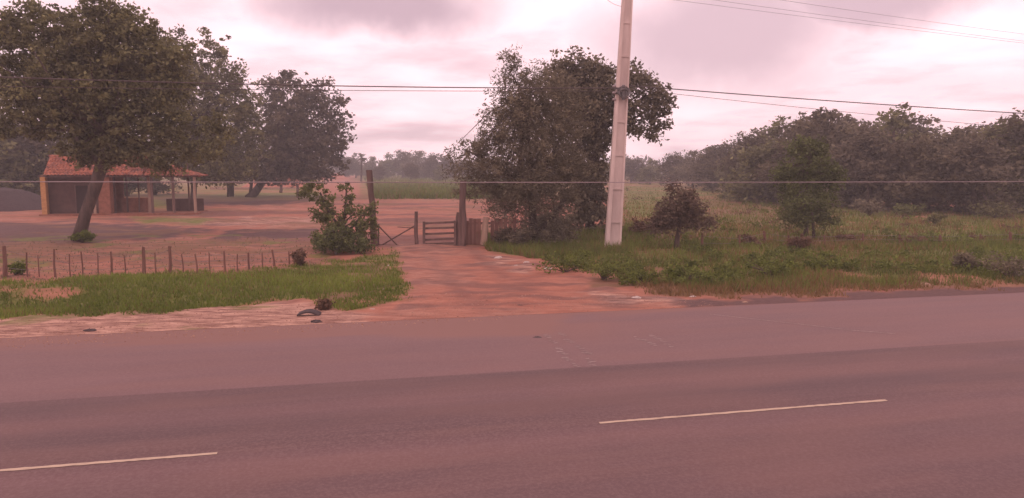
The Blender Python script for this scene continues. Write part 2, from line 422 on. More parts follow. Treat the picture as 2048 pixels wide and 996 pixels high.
# ------------------------------------------------------------------ road: carriageway and shoulder (their own frame: x along, y across)
def strip(name, s0, s1, m, z, t0=-240, t1=240, ds=.12):
    ts = axis([(t0, -30, 5), (-30, 30, .3), (30, t1, 5)]); ss = np.linspace(s0, s1, max(2, int((s1 - s0) / ds)))
    TT, SS = np.meshgrid(ts, ss, indexing='xy'); a = len(ts)
    v = np.stack([TT.ravel(), SS.ravel(), np.full(TT.size, z)], 1)
    i = (np.arange(len(ss) - 1)[:, None] * a + np.arange(a - 1)[None, :]).ravel()
    o = link(name, v, np.stack([i, i + 1, i + a + 1, i + a], 1), m)
    o.rotation_euler = (0, 0, ROADROT)
    X = TT * RD.x + SS * RN.x; Y = TT * RD.y + SS * RN.y
    px, py = to_px(X, Y)
    n = fbm(TT * .5, SS * 2.2, 91, 5)
    edge = np.interp(px, [-500, 0, 500, 1090, 1150, 1500, 2048], [740, 706, 690, 674, 642, 618, 592]) + (n - .5) * 26
    d = .8 * np.clip((edge - py) / 9, 0, 1) * np.clip((Y - 5) * 9, 0, 1)
    fan = np.exp(-((px - 1160 - (fbm(TT, SS, 5) - .5) * 260) / 210) ** 2) * np.clip((735 - py) / 80, 0, 1) * .55
    film = .22 * np.clip((n - .4) * 4, 0, 1)
    setattr_f(o, 'dust', np.clip(np.maximum(np.maximum(d, fan * np.clip((n - .25) * 3, 0, 1)), film), 0, 1).ravel())
    w = np.zeros(TT.shape)
    if m is M_road or m is M_shoulder:
        w = w + (.22 if m is M_road else .06) * np.clip((fbm(TT * .12, SS * .9, 71, 5) - .5) * 5, 0, 1)
    if m is M_road:
        for c, wd, st in ((S_LANE - .35, .34, .55), (S_CTR + .75, .4, .5), (S_CTR - .9, .3, .28), (S_CTR - 2.4, .5, .35)):
            w = np.maximum(w, st * np.exp(-((SS - c) / wd) ** 2))
        w *= .75 + .8 * (fbm(TT * .25, SS * 1.5, 15) - .25)
    setattr_f(o, 'wear', np.clip(w, 0, 1).ravel())
    return struct(o)
strip('road', S_CTR - 7, S_LANE, M_road, ROADZ, ds=.12)
strip('road_shoulder', S_LANE, S_EDGE, M_shoulder, ROADZ)
# broken edge of the asphalt: a low dark kerb face
mb = MB(); 
ts = np.arange(-60, 60, .35); ev = [(t, S_EDGE + (vnoise(np.array([t * .9]), np.array([0.]), 4)[0] - .5) * .16) for t in ts]
for k, (t, s) in enumerate(ev[:-1]):
    t2, s2 = ev[k + 1]
    a = RD * t + RN * (S_EDGE - .02); b = RD * t2 + RN * (S_EDGE - .02); c = RD * t2 + RN * (s2 + .14); d = RD * t + RN * (s + .14)
    n = len(mb.V); mb.V += [(a.x, a.y, ROADZ + .002), (b.x, b.y, ROADZ + .002), (c.x, c.y, -.02), (d.x, d.y, -.02)]; mb.F.append((n, n + 1, n + 2, n + 3))
o = mb.build('road_edge', M_shoulder); setattr_f(o, 'dust', np.full(len(o.data.vertices), .5)); setattr_f(o, 'wear', np.full(len(o.data.vertices), .4)); struct(o)

def ribbon(name, t0, t1, s, w, m, z=ROADZ + .004, n=60, jag=.006):
    V = []; 
    for i in range(n + 1):
        t = t0 + (t1 - t0) * i / n
        for sg in (-1, 1):
            p = RD * t + RN * (s + sg * (w / 2 + random.uniform(-jag, jag))); V.append((p.x, p.y, z))
    return struct(link(name, V, [(2 * i, 2 * i + 2, 2 * i + 3, 2 * i + 1) for i in range(n)], m))
def tpx(px, py): return tof(gp(px, py))
d0, d1 = tpx(1197, 850), tpx(1776, 807); e1 = tpx(432, 919)
period = d0 - e1
ribbon('lane_marking', d0, d1, S_CTR, .055, M_paint)
ribbon('lane_marking', e1 - (d1 - d0), e1, S_CTR, .055, M_paint)
ribbon('lane_marking', d1 + period, d1 + period + (d1 - d0), S_CTR, .055, M_paint)
# faded edge line and scuffed old paint by the driveway mouth
mb = MB()
for path in ([(1095, 672), (1105, 683), (1118, 697), (1126, 706), (1135, 718), (1150, 730)], [(1125, 668), (1140, 682), (1158, 694), (1172, 704), (1180, 720), (1185, 729)],
             [(1275, 676), (1292, 682), (1305, 688)], [(1305, 672), (1322, 680), (1338, 690)]):
    for i in range(len(path)):
        for k in range(3):
            p = gp(path[i][0] + (k - 1) * 5 + random.gauss(0, 1), path[i][1] + (k - 1) * 2.6 + random.gauss(0, .4), ROADZ + .004)
            a = random.uniform(.03, .075); b = random.uniform(.012, .03); q = [RD * (a * math.cos(u)) + RN * (b * math.sin(u) * random.uniform(.6, 1.3)) for u in np.linspace(0, 2 * math.pi, 7)[:-1]]
            z = len(mb.V); mb.V += [tuple(p + w) for w in q]; mb.F.append(tuple(range(z, z + 6)))
struct(mb.build('paint_scuffs', M_scuff))
mb = MB()
pts = [gp(x, y, ROADZ + .004) for x, y in ((1420, 628), (1500, 637), (1600, 648), (1700, 660), (1790, 667))]
for a, b in zip(pts[:-1], pts[1:]):
    w = RN * .02; z = len(mb.V); mb.V += [tuple(a - w), tuple(b - w), tuple(b + w), tuple(a + w)]; mb.F.append((z, z + 1, z + 2, z + 3))
struct(mb.build('tyre_track', M_scuff))

# ------------------------------------------------------------------ foliage builder
def leaves(cent, size, tone, flat=.0, asp=.55):
    """cent (n,3) -> diamond leaves, random orientation"""
    n = len(cent); a = RNG.normal(size=(n, 3)); a[:, 2] *= (1 - flat * .7); a /= np.linalg.norm(a, axis=1)[:, None]
    b = RNG.normal(size=(n, 3)); b -= (b * a).sum(1)[:, None] * a; b /= np.linalg.norm(b, axis=1)[:, None]
    s = (size * RNG.uniform(.6, 1.3, n))[:, None]
    v = np.stack([cent - a * s, cent - b * s * asp, cent + a * s, cent + b * s * asp], 1).reshape(-1, 3)
    f = np.arange(n * 4).reshape(n, 4)
    return v, f, np.repeat(tone, 4)
def crown_pts(blobs, nclump, nleaf, csize, shell=.55, flatten=.7, drop=0.):
    """blobs: (x,y,z,rx,ry,rz) ellipsoids in world; clumps spread in their volume, biased outward"""
    B = np.array(blobs, float); vol = B[:, 3] * B[:, 5]; cnt = np.maximum(3, (nclump * vol / vol.sum()).astype(int))
    C = []; 
    for b, c in zip(B, cnt):
        d = RNG.normal(size=(c, 3)); d /= np.linalg.norm(d, axis=1)[:, None]
        r = RNG.uniform(0, 1, c) ** (shell * .5)
        out_ = RNG.uniform(0, 1, c) < .16; r[out_] = RNG.uniform(.95, 1.28, out_.sum())
        C.append(np.concatenate([b[:3] + d * r[:, None] * b[3:6], out_[:, None]], 1))
    C = np.concatenate(C); outl = C[:, 3] > .5; C = C[:, :3]; k = len(C)
    sz = csize * RNG.uniform(.5, 1.35, k) * np.where(outl, .55, 1); ct = np.clip(RNG.normal(.40, .30, k), 0, 1)
    per = np.maximum(4, (nleaf * RNG.uniform(.5, 1.4, k) * np.where(outl, .5, 1)).astype(int))
    idx = np.repeat(np.arange(k), per); n = len(idx)
    d = RNG.normal(size=(n, 3)); d *= (np.minimum(np.linalg.norm(d, axis=1), 2.2) / np.linalg.norm(d, axis=1))[:, None] * .52; d[:, 2] *= flatten
    P = C[idx] + d * sz[idx][:, None]
    P[:, 2] -= drop * np.abs(RNG.normal(size=n)) * sz[idx]
    tone = np.clip(ct[idx] + RNG.normal(0, .16, n), 0, 1)
    return C, P, tone
def crown_mesh(name, blobs, nclump, nleaf, csize, lsize, m, parent, shell=.55, flatten=.7, minz=.05, drop=0., asp=.55):
    C, P, tone = crown_pts(blobs, nclump, nleaf, csize, shell, flatten, drop)
    if minz is not None:
        k = P[:, 2] > minz; P = P[k]; tone = tone[k]
    v, f, t = leaves(P, lsize, tone, .3, asp)
    o = link(name, v, f, m, parent); setattr_f(o, 'tone', t)
    return o, C
def limbs(mb, start, C, n, r0):
    idx = RNG.choice(len(C), min(n, len(C)), replace=False)
    for i in idx:
        e = Vector(C[i]); mid = start.lerp(e, .5) + Vector((random.uniform(-.15, .15), random.uniform(-.15, .15), random.uniform(-.1, .3))) * (e - start).length * .5
        mb.tube([start, start.lerp(mid, .5) + Vector((0, 0, .08)), mid, e], [r0, r0 * .7, r0 * .5, r0 * .15], 5)
def px_blob(b, Y, yr=None):
    px, py, rx, ry = b[:4]; dy = b[4] if len(b) > 4 else 0
    c = at(px, py, Y + dy); s = (Y + dy) / FPX
    return (c.x, c.y, c.z, rx * s, (yr or min(rx, 1.6 * ry) * s * .9), ry * s)
def tree(name, label, group, basepx, trunk, blobs, nclump, nleaf, csize, lsize, lm, cat='tree', shell=.55, nl=30, bark=None, drop=0., asp=.55, Y=None, flatten=.7):
    g = gp(*basepx); Y = Y or g.y
    base = at(basepx[0], basepx[1], Y); base.z = hz(base.x, Y) - .02
    t = thing(name, label, cat, base, group)
    bl = [px_blob(b, Y) for b in blobs]
    cr, C = crown_mesh('crown' if cat in ('tree', 'palm') else 'foliage', bl, nclump, nleaf, csize, lsize, lm, t, shell, drop=drop, asp=asp, flatten=flatten)
    mb = MB()
    for tr in trunk:
        pts = [at(p[0], p[1], Y) for p in tr]; pts[0].z = min(pts[0].z, base.z) if tr[0][1] >= basepx[1] - 8 else pts[0].z
        mb.tube(pts, [p[2] * Y / FPX for p in tr], 9, .08)
    top = at(trunk[0][-1][0], trunk[0][-1][1], Y)
    limbs(mb, top, C, nl, trunk[0][-1][2] * Y / FPX * .55)
    mb.build('trunk' if cat in ('tree', 'palm') else 'stem', bark or M_bark, t, smooth=True)
    return t

# ------------------------------------------------------------------ the big trees
tree('broadleaf_tree', 'tall broadleaf tree with leaning trunk standing in front of the tiled house', None, (157, 482),
     [[(155, 484, 13), (170, 430, 11), (188, 380, 11), (203, 330, 12), (212, 270, 10)], [(203, 330, 8), (150, 270, 6), (110, 190, 4)], [(205, 320, 8), (260, 240, 6), (290, 170, 4)], [(210, 280, 7), (205, 180, 5), (210, 90, 3)]],
     [(60, 90, 75, 55), (45, 150, 60, 50), (130, 80, 75, 50), (200, 60, 85, 55), (245, 110, 80, 60), (150, 150, 90, 60), (250, 180, 75, 60), (90, 215, 75, 42), (180, 230, 90, 55), (80, 255, 50, 20), (205, 300, 62, 34), (130, 190, 110, 80), (325, 230, 50, 60), (210, 130, 120, 90), (330, 130, 40, 40), (320, 180, 45, 45), (345, 105, 34, 34), (355, 160, 34, 40), (350, 260, 40, 40), (170, 305, 45, 18), (260, 310, 60, 18), (20, 200, 60, 45), (30, 260, 50, 18), (80, 30, 40, 25), (235, 25, 40, 25), (270, 60, 45, 35), (15, 60, 40, 40), (310, 316, 42, 22), (335, 336, 34, 14), (395, 300, 50, 26), (195, 332, 34, 12), (430, 260, 40, 30),
      (280, 255, 70, 45), (230, 290, 60, 30), (150, 285, 50, 22), (200, 25, 40, 26), (300, 90, 30, 30), (30, 50, 35, 25)], 1900, 42, .32, .078, L_mid, shell=.9, nl=60)
tree('broadleaf_tree', 'tall broadleaf tree rising directly behind the tiled house porch, ragged leafy top', None, (386, 408),
     [[(386, 410, 6), (388, 360, 6), (390, 300, 6), (392, 240, 4)], [(390, 300, 4), (350, 200, 3)], [(390, 290, 4), (440, 200, 3)]],
     [(345, 85, 30, 28), (370, 115, 50, 40), (435, 95, 28, 22), (405, 62, 12, 8), (440, 140, 52, 45), (340, 170, 60, 55), (400, 190, 70, 60), (470, 180, 38, 48), (330, 250, 60, 50), (420, 265, 75, 55), (490, 235, 30, 35),
      (370, 310, 65, 26), (450, 325, 55, 24), (300, 300, 40, 22), (510, 290, 30, 35), (340, 322, 50, 20), (425, 345, 60, 24), (440, 358, 60, 16), (380, 352, 50, 16), (315, 338, 50, 20), (400, 230, 100, 90), (480, 335, 40, 30), (500, 210, 25, 30), (310, 140, 40, 60), (505, 260, 25, 40), (330, 320, 60, 24), (380, 340, 60, 18)], 1100, 34, .5, .14, L_mid, shell=.75, nl=50)
tree('mango_tree', 'dense round-crowned mango tree with a thick leaning trunk, right of the house', None, (503, 394),
     [[(496, 398, 9), (510, 385, 8), (522, 368, 7), (540, 345, 7), (565, 300, 6)], [(500, 395, 4), (502, 375, 3), (505, 350, 3)], [(540, 345, 5), (600, 320, 4), (650, 270, 3)]],
     [(545, 185, 35, 32), (590, 170, 45, 26), (635, 190, 40, 32), (665, 225, 34, 38), (685, 270, 22, 36), (560, 230, 45, 45), (610, 235, 50, 50), (650, 290, 40, 42), (590, 300, 60, 45), (540, 290, 45, 55), (500, 320, 30, 30),
      (560, 345, 60, 18), (665, 330, 28, 24), (620, 345, 40, 18), (450, 330, 40, 28), (590, 260, 80, 80), (520, 340, 50, 28), (545, 352, 50, 16), (480, 352, 50, 18), (600, 356, 50, 12), (640, 300, 50, 50), (575, 325, 70, 30)], 1000, 32, .62, .17, L_dark, shell=.85, nl=40)
tree('broadleaf_tree', 'dark tree with a straight trunk between the porch and the mango tree', None, (461, 393),
     [[(461, 395, 7), (461, 370, 7), (458, 330, 6)]], [(430, 330, 50, 30), (470, 310, 45, 30), (440, 290, 45, 30), (405, 345, 30, 15)], 260, 34, .6, .15, L_dark, Y=72, nl=24)
tree('feathery_tree', 'tall fine-leaved feathery tree beside the right gate post, in front of the pole', None, (1068, 486),
     [[(1068, 488, 9), (1066, 440, 8), (1062, 380, 7), (1058, 300, 6), (1050, 200, 4)], [(1066, 400, 5), (1000, 330, 3), (930, 300, 2)], [(1062, 380, 5), (1110, 300, 3), (1150, 200, 2)], [(1068, 470, 6), (1110, 430, 5), (1140, 380, 4)]],
     [(1022, 112, 20, 24), (1018, 150, 34, 24), (1080, 155, 45, 32), (1040, 195, 62, 40), (1110, 190, 52, 45), (1000, 245, 50, 42), (1060, 265, 72, 48), (1120, 255, 55, 50), (970, 290, 40, 32), (935, 305, 34, 18), (1010, 325, 75, 42),
      (1080, 340, 75, 42), (925, 340, 40, 22), (960, 375, 55, 22), (1050, 395, 48, 36), (1100, 400, 55, 42), (1085, 450, 50, 36), (1150, 330, 40, 40), (1060, 300, 110, 90), (1060, 370, 100, 50), (1010, 420, 38, 24), (1045, 455, 36, 28), (1110, 465, 50, 24), (990, 385, 45, 24), (900, 300, 14, 10), (1080, 220, 90, 60)], 1900, 38, .28, .066, L_olive, shell=.8, nl=60, asp=.3, drop=.5)
tree('broadleaf_tree', 'open-crowned broadleaf tree standing behind the concrete utility pole', None, (1180, 462),
     [[(1178, 464, 10), (1182, 430, 9), (1185, 380, 8), (1190, 320, 8), (1195, 260, 6)], [(1190, 320, 5), (1240, 250, 4), (1290, 190, 3)], [(1190, 330, 5), (1150, 250, 4), (1140, 170, 3)]],
     [(1150, 130, 45, 26), (1130, 165, 45, 32), (1195, 140, 40, 24), (1215, 180, 50, 35), (1270, 160, 34, 30), (1310, 180, 30, 26), (1325, 210, 25, 24), (1285, 215, 40, 28), (1250, 250, 40, 26), (1310, 250, 28, 18), (1170, 240, 50, 50),
      (1300, 275, 18, 10), (1130, 320, 50, 50), (1185, 330, 34, 50), (1170, 400, 45, 45), (1120, 440, 60, 26), (1190, 440, 26, 25), (1200, 280, 30, 24), (1170, 200, 70, 60), (1190, 380, 30, 60)], 900, 34, .40, .09, L_olive, shell=.8, nl=70)
# ------------------------------------------------------------------ shrub wrapped round the left gate post, smaller trees in the right field
tree('leafy_shrub', 'bright green shrub grown against the left wooden gate post', None, (690, 500),
     [[(690, 502, 5), (688, 475, 4), (686, 455, 3)], [(686, 460, 3), (690, 420, 2), (693, 380, 1.5)], [(690, 470, 3), (655, 420, 2), (640, 385, 2)], [(690, 470, 3), (725, 430, 2)]],
     [(625, 372, 24, 12), (648, 395, 26, 14), (645, 425, 24, 22), (690, 372, 18, 8), (695, 400, 9, 26), (670, 440, 30, 18), (718, 425, 22, 14), (725, 455, 24, 18), (665, 470, 38, 24), (700, 482, 44, 20), (650, 490, 32, 16), (746, 440, 8, 40), (612, 385, 18, 8)],
     330, 26, .16, .055, L_light, 'shrub', nl=16)
tree('dry_shrub', 'dull grey-green thicket at the foot of the leafy shrub, left of the gate', None, (672, 508),
     [[(672, 510, 3), (670, 480, 2), (668, 465, 2)]], [(655, 488, 26, 22), (690, 485, 34, 20), (722, 492, 26, 14), (672, 468, 28, 14)], 170, 30, .17, .045, L_olive2, 'shrub', nl=16)
tree('small_tree', 'dark dome-shaped small tree on a thin trunk right of the utility pole', None, (1355, 502),
     [[(1353, 504, 6), (1354, 480, 5), (1358, 455, 4), (1360, 425, 3)]],
     [(1362, 392, 30, 18), (1338, 415, 28, 18), (1388, 415, 26, 18), (1362, 428, 52, 15), (1330, 440, 28, 13), (1396, 438, 26, 13), (1360, 445, 40, 10), (1420, 446, 14, 12), (1310, 448, 16, 10), (1350, 372, 12, 10), (1385, 384, 10, 10)], 260, 24, .24, .055, L_brown, nl=40, drop=.5)
tree('small_tree', 'pale green small tree with drooping brown lower leaves in front of the forest', None, (1611, 472),
     [[(1611, 474, 5), (1612, 450, 4), (1613, 400, 3), (1614, 330, 2)]],
     [(1618, 300, 36, 24), (1600, 335, 42, 28), (1640, 335, 38, 28), (1612, 375, 55, 30), (1590, 400, 26, 18), (1645, 395, 30, 18), (1565, 345, 22, 16), (1668, 350, 20, 20), (1590, 285, 16, 14), (1640, 288, 16, 16)], 400, 30, .25, .062, L_olive2, nl=40, drop=.6)
tree('drooping_foliage_tree', 'short dark drooping tree beneath the pale green tree at the forest edge', None, (1628, 478),
     [[(1628, 480, 3), (1626, 440, 3), (1620, 410, 2)]], [(1582, 420, 24, 22), (1605, 428, 24, 16), (1655, 424, 24, 20), (1630, 430, 30, 14), (1620, 405, 40, 14)], 200, 26, .24, .055, L_olive2, nl=26, drop=.7)

# ------------------------------------------------------------------ prototypes copied into the tree lines
def proto_tree(kind, h, w, nclump, nleaf, cs, ls, lm, seed):
    global RNG
    RNG = np.random.default_rng(seed); random.seed(seed)
    t = bpy.data.objects.new(kind, None); COL.objects.link(t); t.location = (0, 0, 0)
    bl = []
    for k in range(11):
        a = random.uniform(0, 6.28); f = random.uniform(.12, .92); rr = w * .5 * math.sin(math.pi * min(.95, .28 + f * .66)) * random.uniform(.35, .75)
        bl.append((math.cos(a) * rr, math.sin(a) * rr, h * f * .88, w * random.uniform(.2, .32), w * random.uniform(.2, .32), h * random.uniform(.11, .18)))
    bl.append((random.uniform(-.1, .1) * w, 0, h * .86, w * .2, w * .2, h * .12))
    cr, C = crown_mesh('crown', bl, nclump, nleaf, cs, ls, lm, t, .7)
    mb = MB(); mb.tube([(0, 0, -.2), (.1, 0, h * .25), (0, .1, h * .5), (0, 0, h * .75)], [w * .04, w * .032, w * .024, w * .01], 7, .1)
    limbs(mb, Vector((0, .05, h * .4)), C, 16, w * .015); mb.build('trunk', M_bark, t, smooth=True)
    return t
def copy_tree(src, loc, sc, rz, label, cat='tree', group=None):
    c = src.copy(); COL.objects.link(c); c.location = loc; c.scale = sc; c.rotation_euler = (0, 0, rz)
    for ch in src.children:
        d = ch.copy(); COL.objects.link(d); d.parent = c
    tag(c, label, cat, group); return c
PH = 7.
protos = [proto_tree('forest_tree', PH, 6.2, 330, 26, .75, .17, m, s) for m, s in ((L_far, 11), (L_dark, 12), (L_far, 13), (L_mid, 14), (L_olive, 15))]
used = set()
def place(pi, px, top, base, label, group, wid=1., Y=None):
    Y = Y or gp(px, base).y; c = at(px, base, Y); topz = at(px, top, Y).z
    s = (topz) / (PH * .98); x = c.x; z = hz(x, Y) if Y < 400 else 0
    src = protos[pi]; rz = random.uniform(0, 6.28)
    if pi not in used:
        used.add(pi); src.location = (x, Y, z); src.scale = (s * wid, s * wid, s); src.rotation_euler = (0, 0, rz); tag(src, label, 'tree', group); return src
    return copy_tree(src, (x, Y, z), (s * wid, s * wid, s), rz, label, 'tree', group)
ORD = ['first', 'second', 'third', 'fourth', 'fifth', 'sixth', 'seventh', 'eighth', 'ninth', 'tenth', 'eleventh', 'twelfth', 'thirteenth', 'fourteenth', 'fifteenth', 'sixteenth', 'seventeenth', 'eighteenth', 'nineteenth', 'twentieth']
random.seed(5)
kinds = ['dusky', 'dark', 'greyish', 'green', 'olive']
front = [(1500, 262, 398), (1548, 240, 404), (1640, 214, 410), (1700, 238, 412), (1780, 213, 414), (1855, 268, 418), (1915, 248, 420), (1985, 240, 422), (2045, 226, 424), (1590, 285, 412), (1735, 262, 420), (1830, 272, 424), (1945, 275, 430), (2110, 215, 428), (2190, 225, 428)]
front.sort()
for i, (px, tp, bs) in enumerate(front):
    k = (i * 2 + 1) % 5
    place(k, px, tp, bs, '%s bushy tree in the front row of the right forest, %s from its left end' % (kinds[k], ORD[i]), 'forest trees behind the right field', random.uniform(1.05, 1.3))
back = [(1345, 306, 372), (1385, 300, 374), (1420, 292, 378), (1452, 284, 382), (1475, 290, 386), (1300, 318, 368), (1262, 316, 366), (1530, 262, 392), (1605, 240, 396), (1675, 228, 396), (1810, 236, 398), (1880, 262, 398), (1950, 250, 400), (2020, 236, 400)]
back.sort()
for i, (px, tp, bs) in enumerate(back):
    k = (i * 3) % 5
    place(k, px, tp, bs, '%s tree in the rear row of the right-hand forest, %s from the utility pole' % (kinds[k], ORD[i]), 'rear row of forest trees', random.uniform(1.1, 1.4))
far = [(690, 312, 356), (712, 322, 356), (745, 312, 357), (775, 306, 357), (805, 301, 357), (838, 300, 358), (868, 308, 359), (893, 312, 359), (925, 318, 359), (960, 322, 360), (1000, 322, 360), (760, 330, 362), (822, 325, 363), (880, 330, 363), (1240, 322, 362), (1215, 325, 362)]
far.sort()
for i, (px, tp, bs) in enumerate(far):
    k = (i * 2) % 5
    place(k, px, tp, bs, 'hazy %s tree in the distant tree line beyond the gate, %s from the left' % (kinds[k], ORD[i]), 'distant tree line', random.uniform(.95, 1.25), Y=gp(px, bs).y)
leftb = [(-60, 215, 410), (5, 228, 406), (50, 236, 404), (95, 250, 402), (150, 258, 394), (200, 266, 392), (255, 268, 392), (310, 276, 390), (20, 285, 402), (-110, 225, 402), (78, 290, 398)]
leftb.sort()
for i, (px, tp, bs) in enumerate(leftb):
    k = (1, 3, 1, 3, 1)[i % 5]
    place(k, px, tp, bs, '%s tree in the shady row behind the tiled house, %s from the left' % (kinds[k], ORD[i]), 'trees behind the house', random.uniform(1.1, 1.35))
for i, px in enumerate((420, 490, 560, 620, 655)):
    k = (0, 4, 1, 3, 2)[i]
    place(k, px, 322, 358, 'distant %s tree glimpsed beyond the mango tree trunk, %s from the left' % (kinds[k], ORD[i]), 'trees glimpsed past the mango tree', 1.1)
for pi, pr in enumerate(protos): assert pi in used

# far-off wood closing the horizon
bl = []
for k in range(150):
    a = R(-75 + k); d = 272 + random.uniform(-12, 12)
    bl.append((math.sin(a) * d, math.cos(a) * d, 2.4, 5, 5, 3.2 + random.uniform(-.8, 1.6)))
C, P, tone = crown_pts(bl, 3000, 8, 1.8, .6)
v, f, tt = leaves(P[P[:, 2] > 0], .85, tone[P[:, 2] > 0]); o = link('far_woodland', v, f, L_far); setattr_f(o, 'tone', tt)
tag(o, 'far-off woodland closing the horizon beyond the fields', 'woodland', kind='stuff')

# palm on the skyline
Yp = 150
pb = at(722, 358, Yp); pb.z = 0
t = thing('palm_tree', 'slender palm rising above the distant tree line left of the gate', 'palm', pb)
mb = MB(); top = at(723, 315, Yp); mb.tube([pb, pb.lerp(top, .5) + Vector((.1, 0, 0)), top], [.22, .17, .14], 7); mb.build('trunk', M_bark, t)
mb = MB()
for k in range(34):
    a = random.uniform(0, 6.28); e = random.uniform(-.5, 1.3); ln = random.uniform(1.0, 1.5)
    d = Vector((math.cos(a) * math.cos(e), math.sin(a) * math.cos(e), math.sin(e)))
    sd_ = d.cross(Vector((0, 0, 1))).normalized() * .2; p1 = top + d * ln * .6; p2 = top + d * ln + Vector((0, 0, -.25))
    z = len(mb.V); mb.V += [tuple(x) for x in (top, p1 - sd_, p2 - sd_ * 1.4, p2 + sd_ * 1.4, p1 + sd_)]; mb.F.append((z, z + 1, z + 2, z + 3, z + 4))
o = mb.build('crown', L_far, t); setattr_f(o, 'tone', RNG.uniform(0, 1, len(o.data.vertices)))

# ------------------------------------------------------------------ bushes (each one its own thing)
def bush(px, py, wpx, hpx, lm, label, name='bush', group=None, Y=None, dens=1., ls=None):
    g = gp(px, py); Y = Y or g.y; s = Y / FPX; base = Vector((g.x, Y, hz(g.x, Y)))
    t = thing(name, label, 'bush', base, group)
    w = wpx * s / 2; h = hpx * s; bl = []
    for k in range(5):
        bl.append((base.x + random.uniform(-.55, .55) * w, Y + random.uniform(-.4, .4) * w, base.z + h * random.uniform(.3, .68), w * random.uniform(.35, .55), w * .45, h * random.uniform(.2, .34)))
    cs = max(.1, min(w, h) * .3); l = ls or max(.03, min(.14, Y * .0019))
    cr, C = crown_mesh('foliage', bl, int(48 * dens), 26, cs, l, lm, t, .8, minz=base.z)
    mb = MB()
    for i in RNG.choice(len(C), min(9, len(C)), replace=False): mb.tube([base, base.lerp(Vector(C[i]), .5) + Vector((0, 0, .05)), Vector(C[i])], [.012 + h * .01, .01, .004], 4)
    mb.build('stem', M_bark, t)
    return t
for b in [
    (1498, 492, 60, 26, L_dry, 'dry reddish bush in the right field between two fence stubs'),
    (1600, 502, 66, 30, L_dry, 'dry reddish bush at the foot of the pale green small tree'),
    (1290, 470, 70, 44, L_dry, 'brownish scrub right behind the utility pole base', 'scrub_bush'),
    (1320, 455, 50, 26, L_olive, 'olive scrub bush left of the dome-shaped small tree', 'scrub_bush'),
    (1130, 545, 110, 44, L_weed, 'low green bush spreading over the right edge of the driveway'),
    (1205, 560, 150, 46, L_weed, 'wide dark weed bush below the utility pole'),
    (1290, 570, 140, 44, L_weed, 'dark weed bush on the verge just right of the pole'),
    (1375, 566, 100, 38, L_weed, 'low weed bush on the verge below the dome-shaped tree'),
    (1545, 556, 190, 40, L_weed, 'wide dull weed bush on the verge above an orange stone'),
    (1640, 545, 80, 28, L_weed, 'low green weed clump on the verge in front of the dry bush'),
    (1930, 545, 60, 40, L_olive, 'dark upright bush on the verge near the right edge'),
    (2020, 560, 100, 50, L_olive, 'dark bush on the verge at the right edge of the photo'),
    (1870, 452, 50, 26, L_mid, 'dark green round bush in the middle of the right field'),
    (1740, 432, 90, 34, L_olive, 'broad olive bush at the forest foot left of the field centre'),
    (1820, 430, 70, 24, L_light, 'lighter green bush at the foot of the forest'),
    (1990, 436, 90, 34, L_mid, 'green bush at the forest foot near the right edge'),
    (1520, 400, 50, 24, L_dark, 'dark bush under the left end of the forest edge'),
    (1690, 480, 40, 14, L_dry, 'small dry tuft bush beside the short fence stub'),
    (1230, 470, 40, 30, L_dark, 'dark bush touching the utility pole from behind'),
    (1010, 492, 60, 42, L_dark, 'dark bush crowding the plank fence right of the gate'),
    (1045, 497, 60, 40, L_dark, 'dark bush under the feathery tree trunk'),
    (1120, 482, 90, 50, L_dark, 'dark thicket filling the gap under the two central trees'),
    (960, 385, 60, 26, L_olive, 'olive bush at the end of the red yard behind the right gate post'),
    (165, 484, 42, 26, L_weed, 'weedy clump round the base of the leaning trunk'),
    (600, 535, 40, 34, L_dry, 'brownish weed tuft by the left fence near the shrub'),
    (30, 552, 46, 30, L_weed, 'weed clump against the leftmost fence post'),
    (648, 618, 24, 20, L_dry, 'dry rusty tuft on the pale gravel above the tyre scrap'),
    (20, 400, 60, 18, L_light, 'yellow green bush behind the dark gravel heap')]:
    px, py, w, h, lm, lab = b[:6]; bush(px, py, w, h, lm, lab, b[6] if len(b) > 6 else 'bush')

